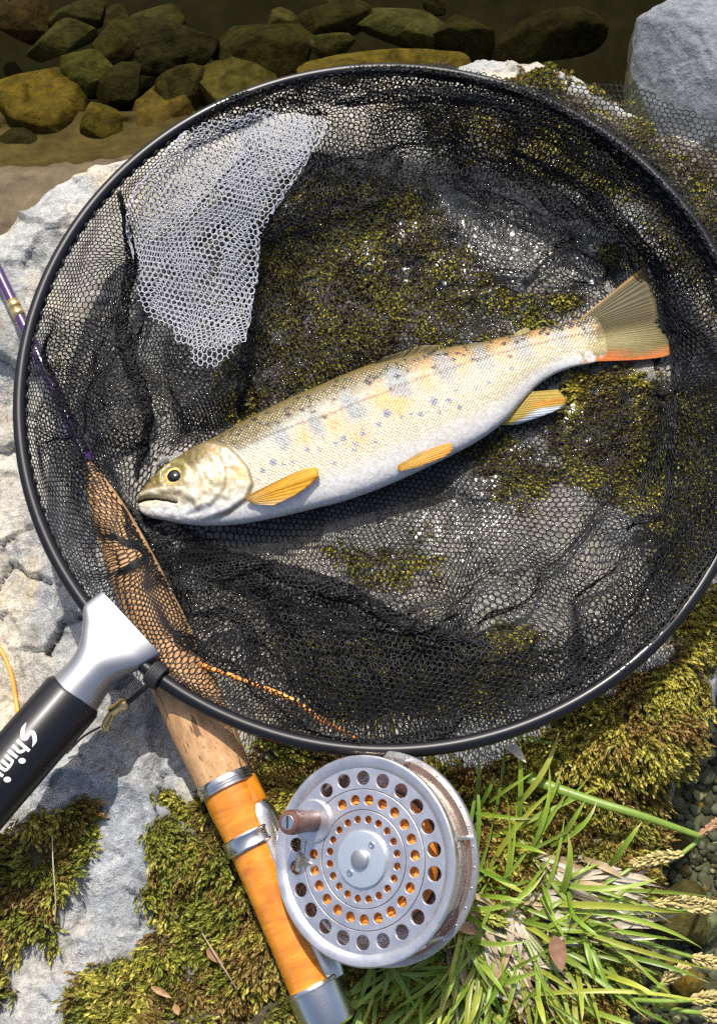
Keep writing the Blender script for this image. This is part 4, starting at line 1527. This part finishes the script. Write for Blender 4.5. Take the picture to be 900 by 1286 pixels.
white, cream, silver, olive, orange = (0.62, 0.605, 0.57), (0.475, 0.425, 0.285), (0.36, 0.355, 0.31), (0.125, 0.092, 0.026), (0.64, 0.32, 0.11)
c = np.broadcast_to(np.array(white), fpx.shape + (3,)).copy()
edge1 = 0.12 + (fn - 0.5) * 0.06
c = mixc(c, cream, ss(edge1 - 0.04, edge1 + 0.22, acr))
c = mixc(c, silver, ss(0.45, 0.72, acr + (fn - 0.5) * 0.1) * 0.8)
ob_ = ss(0.70, 0.88, acr + (fn - 0.5) * 0.08 + 0.10 * ss(12, 8, t_))
c = mixc(c, olive, ob_)
for x, y, rx in [(382, 556, 12), (420, 540, 13), (478, 512, 16), (535, 482, 17), (577, 464, 15), (628, 448, 14), (677, 432, 13), (719, 421, 11), (752, 414, 9), (450, 560, 14), (500, 520, 16)]:
    c = mixc(c, orange, 0.8 * np.exp(-(((fpx - x) / rx) ** 2 + ((fpy - y) / (rx * 1.15)) ** 2)) * (0.6 + 0.8 * fn))
for x, y, r in [(357, 562, 12), (397, 543, 13), (443, 523, 16), (500, 493, 17), (557, 473, 17), (604, 457, 15), (655, 444, 13), (704, 432, 11), (738, 421, 8)]:
    xr, yr = (fpx - x) * 0.91 + (fpy - y) * -0.41, (fpx - x) * 0.41 + (fpy - y) * 0.91
    d = np.hypot(xr / (r * 0.82), yr / (r * 1.35)) + (fn - 0.5) * 1.1
    c = mixc(c, (0.20, 0.225, 0.24), (0.74 - 0.30 * ss(520, 640, x)) * ss(1.35, 0.5, d))
for x, y, r in [(432, 562, 4), (422, 567, 3.5), (402, 576, 3), (387, 575, 3.5), (345, 590, 5), (358, 593, 3), (369, 590, 3), (447, 568, 3), (332, 600, 4), (543, 515, 6), (485, 531, 6), (561, 513, 4), (575, 521, 3.5), (527, 531, 3.5),
                (514, 531, 3), (503, 535, 3), (475, 544, 4), (432, 561, 4), (455, 556, 3.5), (570, 500, 2.5), (595, 496, 2.5), (611, 490, 2.5), (640, 470, 2.5), (470, 565, 2.5), (445, 575, 3), (420, 590, 2.5), (550, 527, 2.5)]:
    c = mixc(c, (0.13, 0.16, 0.22), 0.9 * ss(r * 1.2, r * 0.6, np.hypot(fpx - x, fpy - y)))
rs = np.random.default_rng(5)
for k in range(120):
    tx = rs.uniform(7.2, 24)
    u_ = 0.955 - abs(rs.normal()) * 0.11
    j = np.argmin(np.abs(tp - tx))
    x, y = V2[j] * (1 - u_) + D2[j] * u_
    c = mixc(c, (0.012, 0.011, 0.010), 0.97 * ss(1.1, 0.75, np.hypot((fpx - x) / rs.uniform(2.3, 4.0), (fpy - y) / rs.uniform(2.0, 3.0))))
LAT = [(300, 572), (345, 553), (400, 535), (460, 513), (520, 488), (580, 466), (640, 446), (700, 429), (760, 416)]
c = mixc(c, (0.15, 0.12, 0.08), 0.7 * ss(2.2, 0.8, pdist(fpx, fpy, LAT)))
vt = 1 - acr
tailc = np.broadcast_to(np.array((0.20, 0.16, 0.06)), fpx.shape + (3,)).copy()
tailc = mixc(tailc, (0.10, 0.078, 0.026), ss(0.6, 0.35, vt) * 0.85)
tailc = mixc(tailc, (0.36, 0.30, 0.14), np.exp(-((vt - 0.7) / 0.15) ** 2))
tailc = mixc(tailc, (0.66, 0.17, 0.03), ss(0.88, 0.98, vt))
tailc = tailc * (1 + 0.18 * np.cos(vt * 250))[..., None]
tm = ss(22.4, 24.0, t_ + (fbm(fpx / 5, fpy / 5, 615, 3) - 0.5) * 2.6)[..., None]
c = c * (1 - tm) + tailc * tm
# head
hd_ = ss(4, -6, do)
c = mixc(c, (0.44, 0.375, 0.22), hd_ * ss(0.3, 0.5, acr) * 0.85)
c = mixc(c, (0.62, 0.38, 0.13), hd_ * 0.85 * ss(0.45, 0.62, fbm(fpx / 14, fpy / 14, 621, 3)) * ss(226, 250, fpx) * ss(0.30, 0.42, acr) * ss(0.92, 0.8, acr))
c = mixc(c, (0.64, 0.58, 0.45), hd_ * 0.7 * ss(0.56, 0.66, fbm(fpx / 8, fpy / 8, 627, 3)) * ss(232, 250, fpx))
c = mixc(c, (0.33, 0.32, 0.33), 0.6 * np.exp(-(((fpx - 291) / 9) ** 2 + ((fpy - 590) / 11) ** 2)))
c = mixc(c, olive, np.clip(ss(0.62, 0.76, acr + (fn - 0.5) * 0.07) * ss(330, 240, fpx) + ss(0.45, 0.6, acr) * ss(228, 205, fpx), 0, 1) * (1 - 0.4 * ss(240, 290, fpx)))
c = mixc(c, (0.30, 0.25, 0.09), ss(24, 15, de) * 0.8)
c = mixc(c, (0.70, 0.70, 0.68), 0.8 * ss(640, 646, fpy) * ss(300, 240, fpx))
c = mixc(c, (0.52, 0.47, 0.33), 0.7 * np.exp(-(dx_ / 3.0) ** 2))
c = mixc(c, (0.25, 0.19, 0.10), 0.85 * ss(3.0, 0.8, np.abs(do)) * ss(265, 285, fpx))
c = mixc(c, (0.35, 0.27, 0.15), 0.65 * ss(2.6, 0.7, np.abs(dp)) * ss(262, 275, fpx))
c = mixc(c, (0.22, 0.18, 0.10), 0.6 * np.exp(-((dx_ - 4.5) / 1.6) ** 2))
c = mixc(c, (0.03, 0.016, 0.014), ss(2.1, 1.0, dm))
c = mixc(c, (0.06, 0.05, 0.02), 0.8 * ss(3, 1.4, np.hypot(fpx - 190, fpy - 607)))
scale_m = np.clip(ss(-2, 8, do) * ss(0.06, 0.42, acr) * ss(24.6, 23.4, t_ + (fn - 0.5) * 2) + 0.01, 0, 1)
colf = np.concatenate([c, scale_m[..., None]], -1).reshape(-1, 4)
uvf = np.stack([fpx, fpy, 0 * fpx], -1).reshape(-1, 3)
FVr = FV.reshape(-1, 3)
i, j = np.meshgrid(np.arange(NT - 1), np.arange(NA), indexing='ij')
FQ = np.stack([i * NA + j, (i + 1) * NA + j, (i + 1) * NA + (j + 1) % NA, i * NA + (j + 1) % NA], -1).reshape(-1, 4)
c0_, c1_ = FV[0].mean(0), FV[-1].mean(0)
nF = len(FVr)
FVr = np.vstack([FVr, c0_, c1_])
FT = [(nF, k, (k + 1) % NA) for k in range(NA)] + [(nF + 1, (NT - 1) * NA + (k + 1) % NA, (NT - 1) * NA + k) for k in range(NA)]
colf = np.vstack([colf, colf[:1], colf[-1:]])
uvf = np.vstack([uvf, uvf[:1], uvf[-1:]])

m = N('trout_skin')
A = m.attr()
uvn = m.attr('coat_uv').outputs['Vector']
mp = m.n('Mapping')
m.set(mp.inputs['Vector'], uvn)
mp.inputs['Rotation'].default_value = (0, 0, R_(64))
mp.inputs['Scale'].default_value = (0.30, 0.30, 1)
vo = m.n('TexVoronoi', feature='F1', Scale=1.0, Randomness=0.35)
m.set(vo.inputs['Vector'], mp.outputs[0])
dst = vo.outputs['Distance']
sc_c = m.ramp(dst, (0.15, 1.07), (0.5, 0.99), (0.75, 0.86))
cc = m.mix(A.outputs['Alpha'], A.outputs['Color'], m.mix(1.0, A.outputs['Color'], sc_c, 'MULTIPLY'))
cc = m.mix(1.0, cc, m.ramp(vo.outputs['Color'], (0.0, 0.86), (1.0, 1.14)), 'MULTIPLY')
bmp = m.bump(m.math('MULTIPLY', dst, m.math('MULTIPLY', A.outputs['Alpha'], -1.0)), 0.5, 0.0009)
bmp = m.bump(m.noise(420, 4), 0.45, 0.0006, bmp)
m.p(Base_Color=cc, Roughness=0.46, Metallic=0.1, Coat_Weight=0.26, Coat_Roughness=0.13, Coat_Normal=bmp, Normal=bmp, Subsurface_Weight=0.08, Subsurface_Radius=(0.002, 0.001, 0.0005))
trout = empty('trout', U(450, 540, 0.0), 'freshly caught spotted trout with amber fins lying on its side in the net', 'fish')
obj('body', FVr, [FQ, np.array(FT)], m.m, trout, col=colf, uv=uvf)

# eye
ec_ = U(220, 600, 0)
jz = np.argmin(np.hypot(fpx - 220, fpy - 600) + (~top) * 1e6)
ez = zz3.ravel()[jz]
EO = U(220, 600, ez)
er = 16.5 * 0.00034
eM = frame(EO + np.array([0, 0, -er * 0.28]), np.array([-0.10, 0.12, 1.0]))
mi = N('golden_iris')
mi.p(Base_Color=mi.ramp(mi.noise(900, 4), (0.35, (0.42, 0.22, 0.05)), (0.55, (0.85, 0.60, 0.22))), Roughness=0.12, Coat_Weight=0.8)
eye = MB().add(*lathe(np.array([(0, 0.60), (0.25, 0.59), (0.5, 0.54), (0.75, 0.42), (0.92, 0.24), (1.0, 0.0), (0.95, -0.3)]) * er, 48)).build('eye', mi.m, trout, M=eM)
MB().add(*lathe(np.array([(0, 0.685), (0.25, 0.665), (0.45, 0.60), (0.53, 0.53)]) * er, 40)).build('pupil', simple('pupil_black', (0.003, 0.003, 0.004), 0.08, coat=0.2), eye, M=eM)
V, Q = lathe(np.array([(0.90, 0.30), (1.0, 0.34), (1.14, 0.22), (1.2, 0.02), (1.05, -0.1)]) * er, 48)
MB().add(V, Q).build('eye_ring', simple('eye_rim', (0.12, 0.09, 0.03), 0.25, coat=0.4), eye, M=eM)


# fins: thin rayed webs spread between two edges
def fin(name, root, tip, zroot, ztip, colf_, nr=14, nv=90, ray=26, th=0.00028, label=None, curve=0.0):
    root, tip = catmull(np.array(root, float), nv), catmull(np.array(tip, float), nv)
    s = np.linspace(0, 1, nr)
    tip = tip + (rng.normal(size=(nv, 1)) * 0.5 + (fbm(np.arange(nv) / 5.0, np.zeros(nv), 647, 3)[:, None] - 0.5) * 5) * nrm(tip - root) * np.sin(np.linspace(0, np.pi, nv))[:, None]
    P = root[None] * (1 - s)[:, None, None] + tip[None] * s[:, None, None]
    vv = np.linspace(0, 1, nv)
    zr, zt = np.interp(vv, np.linspace(0, 1, len(zroot)), zroot), np.interp(vv, np.linspace(0, 1, len(ztip)), ztip)
    z = zr[None] * (1 - s)[:, None] + zt[None] * s[:, None] + curve * np.sin(np.pi * s)[:, None]
    rv_ = vv + 0.35 / ray * (vn(vv * ray * 0.7, vv * 0, 643) - 0.5)
    rayz = 0.00007 * np.cos(rv_ * ray * 2 * np.pi)[None] * np.minimum(1, 3 * (1 - s) + 0.5)[:, None]
    prof = th * np.sin(np.pi * np.clip(vv, 0.001, 0.999))[None] ** 0.3 * (1 - 0.75 * s)[:, None]
    T_ = U(P[..., 0], P[..., 1], z + prof + rayz)
    B_ = U(P[..., 0], P[..., 1], z - prof)
    n = nr * nv
    F = grid_faces(nr, nv)
    V = np.vstack([T_.reshape(-1, 3), B_.reshape(-1, 3)])
    rim = []
    idx = np.arange(n).reshape(nr, nv)
    loop = np.concatenate([idx[0], idx[1:, -1], idx[-1, :-1][::-1], idx[1:-1, 0][::-1]])
    for q in range(len(loop)):
        a_, b_ = loop[q], loop[(q + 1) % len(loop)]
        rim.append((a_, b_, b_ + n, a_ + n))
    Q = np.vstack([F[:, ::-1], F + n, np.array(rim)])
    sg, vg = np.meshgrid(s, vv, indexing='ij')
    C = colf_(sg, vg)
    streak = 1 + 0.09 * np.cos(np.broadcast_to(rv_, vg.shape) * ray * 2 * np.pi) + 0.2 * (fbm(vg * 40, sg * 2, 641, 2) - 0.5)
    C = np.clip(C * streak[..., None], 0, 1).reshape(-1, 3)
    o = obj(name, V, Q, M_FIN, trout, col=np.vstack([C, C]))
    if label:
        o['label'] = label
    return o


M_FIN = vcol('fin_web', 0.5, 0.15, 500, trans=0.3, coat=0.05)
M_FIN.node_tree.nodes['Principled BSDF'].inputs['Specular IOR Level'].default_value = 0.25


def cfun(*st):
    return lambda s, v: sum(0 for _ in ()) if False else _c(s, v, st)


def _c(s, v, st):
    c = np.broadcast_to(np.array(st[0]), s.shape + (3,)).copy()
    for col, f in st[1:]:
        c = mixc(c, col, f(s, v))
    return c


zb = lambda x, y: float(zz3.ravel()[np.argmin(np.hypot(fpx - x, fpy - y) + (~top) * 1e6)])
AM = (0.66, 0.33, 0.02)
fin('pectoral_fin', [(311, 622), (309, 626), (312, 630), (318, 633)], [(352, 602), (384, 588.5), (399, 590), (396, 602), (372, 621), (343, 635)], [zb(313, 624) + 0.0003, zb(316, 630) + 0.0003], [zb(360, 605) + 0.0016, zb(395, 595) + 0.0022, zb(360, 628) + 0.001],
    cfun(AM, ((0.60, 0.44, 0.16), lambda s, v: ss(0.4, 0.0, s) * 0.7), ((0.58, 0.26, 0.02), lambda s, v: ss(0.25, 0.0, v) * 0.8), ((0.62, 0.55, 0.36), lambda s, v: ss(0.75, 1.0, v) * 0.5)), ray=11, label='amber pectoral fin behind the gill cover')
fin('pelvic_fin', [(500, 584), (499, 588), (502, 592)], [(530, 567), (561, 557), (567, 562), (560, 572), (530, 585)], [zb(505, 583) + 0.0002, zb(503, 587)], [zb(535, 567) + 0.001, zb(556, 562) + 0.0022, zb(530, 575) + 0.0006],
    cfun((0.62, 0.36, 0.05), ((0.74, 0.30, 0.04), lambda s, v: ss(0.5, 1.0, s) * 0.8), ((0.40, 0.30, 0.08), lambda s, v: ss(0.3, 0.0, v) * 0.6)), ray=9, label='small amber pelvic fin at the belly')
fin('anal_fin', [(667, 492), (652, 509), (640, 520), (629, 534)], [(700, 489), (709, 500), (711, 502), (706, 510), (690, 519), (650, 533)], [zb(664, 488) - 0.003, zb(640, 515) - 0.004], [0.0065, 0.006, 0.0055],
    cfun((0.42, 0.30, 0.06), ((0.68, 0.30, 0.04), lambda s, v: np.exp(-((v - 0.33 - 0.1 * (1 - s)) / 0.13) ** 2) * ss(0.15, 0.5, s)), ((0.62, 0.68, 0.72), lambda s, v: ss(0.52, 0.66, v) * ss(0.35, 0.62, s))), ray=13, label='olive and orange anal fin with a white edge')
fin('caudal_fin', [(726, 401), (738, 405), (746, 415), (748, 427), (747, 441), (741, 454)], [(807, 335), (813, 347), (822, 375), (824, 389), (826, 397), (823, 406), (832, 418), (842, 429), (859, 435), (838, 447), (806, 451.5)],
    [0.0074, 0.0075, 0.0075, 0.0075, 0.0074], [0.0115, 0.0105, 0.0095, 0.009, 0.009],
    cfun((0.19, 0.15, 0.052), ((0.075, 0.058, 0.020), lambda s, v: ss(0.6, 0.4, v) * 0.85), ((0.34, 0.29, 0.13), lambda s, v: np.exp(-((v - 0.66) / 0.14) ** 2) * ss(1.0, 0.3, s)),
         ((0.60, 0.16, 0.03), lambda s, v: ss(0.74, 1.0, v + 0.05 * np.sin(s * 9)) * ss(0.0, 0.25, s)), ((0.62, 0.32, 0.08), lambda s, v: ss(0.06, 0.0, v) * 0.6), ((0.16, 0.12, 0.06), lambda s, v: ss(0.88, 1.0, s) * 0.6)), ray=40, nr=20, nv=240, label='broad olive tail fin with a red lower edge')
fin('dorsal_fin', [(462, 462), (490, 454), (515, 448), (540, 443)], [(482, 449), (504, 442), (528, 435), (555, 433)], [zb(463, 464), zb(505, 453), zb(540, 446)], [zb(480, 460) + 0.0015, zb(510, 452) + 0.002, zb(540, 446) + 0.001],
    cfun((0.24, 0.19, 0.08), ((0.06, 0.05, 0.03), lambda s, v: 0.7 * (np.sin(v * 40) > 0.75) * (s > 0.3))), ray=12, nr=8, label='folded dorsal fin lying along the back')
fin('adipose_fin', [(645, 424), (656, 421), (665, 418)], [(646, 418), (655, 413.5), (664, 412)], [zb(650, 424), zb(662, 421)], [zb(650, 424), zb(662, 421)], cfun((0.30, 0.25, 0.09)), ray=3, nr=6, nv=20)

# ------------------------------------------------------------------ grass
tuft = empty('grass_tuft', U(640, 1150, 0.0), 'bright green grass tuft with dry straw growing at the rock edge beside the reel', 'grass')


def z7(x, y):
    return 560 + x * 0.3778, 900 + y * 0.3778


def blade(b, t, hb, ht_, wpx, col, bow=0.012, name='grass_blade', mat=None, mid=None, ns=11, twist=0.3):
    B = U(b[0], b[1], 0.0)
    B[2] = H(B[0], B[1]) + hb
    T = U(t[0], t[1], ht_)
    lat = np.cross(nrm(T - B), [0, 0, 1.0]) * np.linalg.norm(T - B) * random.gauss(0, 0.11)
    Mid = (B + T) / 2 + np.array([0, 0, bow]) + lat if mid is None else U(mid[0], mid[1], max(hb, ht_) + bow)
    s = np.linspace(0, 1, ns)[:, None]
    C = B * (1 - s) ** 2 + 2 * Mid * s * (1 - s) + T * s * s
    tg = nrm(np.gradient(C, axis=0))
    sd = nrm(np.cross(tg, [0, 0, 1.0]))
    nm = np.cross(sd, tg)
    tw = twist * (s - 0.3) * 2
    sd = sd * np.cos(tw) + nm * np.sin(tw)
    nm = np.cross(sd, tg)
    wv = wpx * 0.00034 / 2 * np.interp(s[:, 0], [0, 0.15, 0.5, 0.8, 1], [0.7, 0.95, 1.0, 0.62, 0.03])[:, None]
    L_ = C - sd * wv + nm * wv * 0.35
    Rr = C + sd * wv + nm * wv * 0.35
    V = np.stack([L_, C, Rr], 1).reshape(-1, 3)
    Q = grid_faces(ns, 3)
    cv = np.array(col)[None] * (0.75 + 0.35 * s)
    if random.random() < 0.4:
        dry = ss(random.uniform(0.6, 0.85), 1.0, s)
        cv = cv * (1 - dry) + np.array([0.50, 0.38, 0.16]) * dry
    cv = np.repeat(cv, 3, 0)
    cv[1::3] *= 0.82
    return V, Q, cv


GRN = [(0.27, 0.41, 0.040), (0.34, 0.47, 0.060), (0.20, 0.33, 0.030), (0.46, 0.50, 0.065), (0.30, 0.43, 0.05)]
hero = [((210, 310), (375, 45), 24, 3), ((80, 320), (290, 340), 17, 0), ((90, 290), (105, 110), 20, 2), ((250, 460), (340, 150), 20, 4), ((260, 450), (410, 240), 22, 4), ((330, 430), (500, 280), 20, 0), ((350, 430), (460, 280), 22, 1),
        ((350, 610), (405, 390), 30, 1), ((510, 505), (650, 350), 24, 0), ((40, 630), (330, 510), 22, 1), ((90, 590), (270, 620), 20, 0), ((330, 545), (710, 535), 24, 1), ((330, 620), (820, 655), 28, 3), ((340, 640), (850, 770), 22, 1),
        ((380, 690), (905, 845), 20, 3), ((40, 640), (170, 725), 20, 0), ((10, 715), (270, 745), 22, 4), ((120, 910), (310, 850), 26, 1), ((420, 680), (560, 960), 24, 2), ((430, 660), (500, 900), 22, 0), ((60, 760), (210, 950), 24, 1),
        ((170, 930), (905, 960), 18, 3), ((130, 290), (290, 185), 15, 4), ((160, 550), (285, 420), 16, 1), ((100, 300), (160, 185), 18, 2), ((270, 380), (385, 155), 16, 0), ((380, 560), (400, 700), 18, 2), ((480, 700), (660, 850), 24, 1),
        ((300, 560), (350, 650), 20, 2), ((200, 420), (340, 460), 18, 0), ((420, 830), (450, 1015), 22, 3), ((480, 840), (700, 930), 24, 3), ((450, 960), (640, 1030), 22, 1), ((200, 820), (100, 1010), 24, 2), ((30, 770), (-10, 960), 22, 4),
        ((250, 720), (430, 640), 18, 1), ((370, 620), (520, 740), 20, 0), ((280, 900), (330, 1030), 26, 3), ((700, 930), (760, 1030), 24, 1), ((90, 500), (240, 560), 20, 2), ((480, 730), (620, 770), 24, 4), ((630, 590), (700, 610), 18, 0)]
nblade = 0


def put(name, b, t, hb, ht_, wpx, col, mat, **kw):
    V, Q, cv = blade(b, t, hb, ht_, wpx, col, **kw)
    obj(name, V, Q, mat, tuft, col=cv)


for (b, t, wd, ci) in hero:
    bb, tt_ = z7(*b), z7(*t)
    d = math.hypot(bb[0] - tt_[0], bb[1] - tt_[1])
    cj = np.array(GRN[ci]) * random.uniform(0.85, 1.15)
    put('grass_blade', bb, tt_, 0.008, 0.020 + random.uniform(-0.004, 0.008), wd * 0.26, cj, M_GRASS, bow=0.004 + d * 0.00006, twist=random.uniform(-0.8, 0.8))
for k in range(150):
    cx, cy = random.gauss(610, 62), random.gauss(1160, 62)
    if math.hypot((cx - 455) / 125, (cy - 1078) / 125) < 1.0 or cx < 445 or cx > 800:
        continue
    an = random.gauss(math.atan2(cy - 1110, cx - 600), 0.8) if k % 3 else random.uniform(-1.6, 2.6)
    ln_ = random.uniform(70, 190)
    b = (cx, cy)
    t = (cx + math.cos(an) * ln_, cy + math.sin(an) * ln_)
    if math.hypot((t[0] - 455) / 125, (t[1] - 1078) / 135) < 1.0:
        continue
    put('grass_blade', b, t, 0.004, random.uniform(0.006, 0.020), random.uniform(3.0, 6.2), np.array(random.choice(GRN)) * random.uniform(0.7, 1.1), M_GRASS, bow=random.uniform(0.006, 0.016), twist=random.uniform(-1, 1))
for k in range(55):
    cx, cy = random.uniform(435, 610), random.uniform(1195, 1300)
    an = random.gauss(1.9, 0.6)
    ln_ = random.uniform(50, 130)
    put('grass_blade', (cx, cy - 20), (cx + math.cos(an) * ln_, cy + math.sin(an) * ln_), 0.003, random.uniform(0.004, 0.016), random.uniform(3.6, 7.2), np.array(random.choice(GRN)) * random.uniform(0.65, 1.1), M_GRASS, bow=random.uniform(0.006, 0.014), twist=random.uniform(-1, 1))
STRAW = [(0.56, 0.48, 0.36), (0.48, 0.38, 0.24), (0.62, 0.56, 0.46), (0.42, 0.30, 0.16)]
for k in range(150):
    if k < 70:
        cx, cy, an = random.uniform(660, 740), random.uniform(1075, 1170), random.gauss(0.2, 0.25)
        ln_ = random.uniform(60, 120)
    else:
        cx, cy, an = random.uniform(560, 660), random.uniform(1110, 1210), random.gauss(0.95, 0.35)
        ln_ = random.uniform(60, 130)
    put('dry_blade', (cx, cy), (cx + math.cos(an) * ln_, cy + math.sin(an) * ln_), 0.005, random.uniform(0.006, 0.014), random.uniform(4, 9), np.array(random.choice(STRAW)) * random.uniform(0.8, 1.1), M_DRY, bow=random.uniform(0.003, 0.009), twist=random.uniform(-1.2, 1.2))


def seed_head(p0, p1, z0, z1, n, col, stem=None, r=10):
    A, B = U(p0[0], p0[1], z0), U(p1[0], p1[1], z1)
    mb = MB()
    d = nrm(B - A)
    L = np.linalg.norm(B - A)
    v0, f0 = ICO1
    n = n * 2
    for k in range(n):
        t = (k + 0.5) / n
        an = k * 2.4 + random.uniform(-0.6, 0.6)
        s1 = nrm(np.cross(d, [0, 0, 1.0]))
        s2 = np.cross(s1, d)
        rad = (s1 * math.cos(an) + s2 * math.sin(an))
        wd = r * 0.00034 * 0.42 * (math.sin(math.pi * min(1, t * 0.85 + 0.12)) ** 0.6)
        c_ = A + d * L * t + rad * wd
        ax_ = nrm(d + rad * random.uniform(0.3, 1.1))
        M = frame(c_, ax_)
        q = v0 * np.array([0.00046, 0.00036, 0.0014]) * random.uniform(0.6, 1.4)
        cc_ = np.array(col) * random.uniform(0.7, 1.25)
        mb.add(q @ M[:3, :3].T + M[:3, 3], T=f0, C=cc_)
    V, Q, T = tube(np.array([A, (A + B) / 2, B]), 0.0005, 6)
    mb.add(V, Q, T, C=np.array([0.3, 0.3, 0.08]))
    if stem:
        S0 = U(stem[0], stem[1], 0.006)
        c_ = catmull(np.array([S0, (S0 + A) / 2 + [0, 0, 0.004], A]), 16)
        V, Q, T = tube(c_, 0.0009, 7)
        mb.add(V, Q, T, C=np.array([0.22, 0.32, 0.05]))
    mb.build('seed_head', M_DRY, tuft)


SD = (0.52, 0.42, 0.17)
for (p0, p1, n, stem) in [((780, 458), (612, 490), 60, (890, 350)), ((688, 622), (860, 612), 56, (560, 640)), ((800, 640), (925, 625), 46, (600, 650)), ((720, 885), (802, 825), 36, (640, 930)), ((820, 800), (925, 830), 40, (560, 720)),
                          ((815, 942), (925, 925), 40, (600, 940)), ((110, 655), (200, 690), 34, None), ((850, 985), (925, 1000), 26, (700, 960))]:
    gcol = (0.34, 0.36, 0.06) if stem is None else SD
    st = z7(*stem) if stem else None
    seed_head(z7(*p0), z7(*p1), 0.014, 0.015, n, gcol, st, r=12)
st_ = catmull(np.array([U(*z7(270, 205), 0.012), U(*z7(480, 278), 0.018), U(*z7(650, 330), 0.021), U(*z7(845, 398), 0.018)]), 40)
V, Q, T = tube(st_, np.linspace(0.0022, 0.0011, 40), 8, flat=0.6)
MB().add(V, Q, T, C=np.array([0.24, 0.36, 0.06])).build('grass_stem', M_GRASS, tuft)
seed_head(z7(840, 395), z7(920, 335), 0.018, 0.018, 26, (0.42, 0.24, 0.13), None, 7)


# ------------------------------------------------------------------ fallen leaves and twigs
def leaf(px, py, L, wd, rot, z, col, label, curl=0.3):
    n, mcol = 14, 7
    s = np.linspace(0, 1, n)
    t = np.linspace(-1, 1, mcol)
    hw = wd * np.sin(np.pi * s ** 0.8) ** 0.8 * 0.5
    X = (s - 0.5)[:, None] * L + 0 * t[None]
    Y = hw[:, None] * t[None]
    Zl = curl * np.abs(Y) + 0.15 * L * (s - 0.5)[:, None] ** 2 + 0.04 * L * (fbm(X / 6 + px, Y / 6 + py, 3, 2) - 0.5)
    ca, sa = math.cos(rot), math.sin(rot)
    x, y = px + X * ca - Y * sa, py + X * sa + Y * ca
    P = U(x, y, z)
    P[..., 2] = H(P[..., 0], P[..., 1]) * 0 + z + Zl * 0.00034
    V = P.reshape(-1, 3)
    F = grid_faces(n, mcol)
    V2 = V - np.array([0, 0, 0.00025])
    C = np.broadcast_to(np.array(col), (len(V) * 2, 3))
    o = obj('fallen_leaf', np.vstack([V, V2]), np.vstack([F, F[:, ::-1] + len(V)]), M_DRY, col=C)
    return tag(o, label, 'leaf')


def zr(px, py, up):
    P = U(px, py, 0.002)
    return float(H(P[0], P[1])) + up


leaf(700, 1197, 46, 22, 1.35, zr(700, 1197, 0.020), (0.24, 0.13, 0.07), 'curled brown dead leaf lying in the middle of the grass tuft')
leaf(585, 1165, 36, 15, 0.5, zr(585, 1165, 0.016), (0.45, 0.24, 0.13), 'reddish tan dead leaf between the reel and the grass')
leaf(203, 1246, 30, 8, 0.5, zr(203, 1246, 0.008), (0.36, 0.22, 0.10), 'narrow orange tan leaf shred on the moss at the bottom')
leaf(268, 1200, 24, 12, 0.9, zr(268, 1200, 0.008), (0.26, 0.13, 0.06), 'rusty leaf scrap on the moss left of the orange reel seat')
leaf(222, 1268, 15, 9, 1.2, zr(222, 1268, 0.008), (0.38, 0.21, 0.09), 'tiny orange leaf scrap below the narrow leaf shred')
V, Q, cv = blade((612, 925), (660, 958), 0.020, 0.024, 14, (0.56, 0.50, 0.40), bow=0.002)
o = obj('straw', V, Q, M_DRY, col=cv)
tag(o, 'flat pale straw sticking out under the lower hoop above the grass', 'straw')


def twig(pts, r, col, label):
    P = np.array([U(x, y, zr(x, y, u)) for x, y, u in pts])
    V, Q, T = tube(catmull(P, 24), r, 6)
    o = MB().add(V, Q, T, C=np.array(col)).build('twig', M_DRY)
    return tag(o, label, 'twig')


twig([(250, 1165, 0.008), (268, 1195, 0.012), (285, 1222, 0.012), (298, 1243, 0.009)], 0.0003, (0.42, 0.30, 0.20), 'thin dry twig across the moss beside the rusty leaf scrap')
twig([(66, 1050, 0.008), (67, 1085, 0.011), (70, 1130, 0.010), (69, 1160, 0.006)], 0.00022, (0.52, 0.44, 0.34), 'thin pale stem standing over the moss patch at the left edge')
twig([(84, 946, 0.003), (105, 925, 0.004), (128, 912, 0.003)], 0.0005, (0.10, 0.08, 0.06), 'short dark twig on bare rock beside the handle shadow')
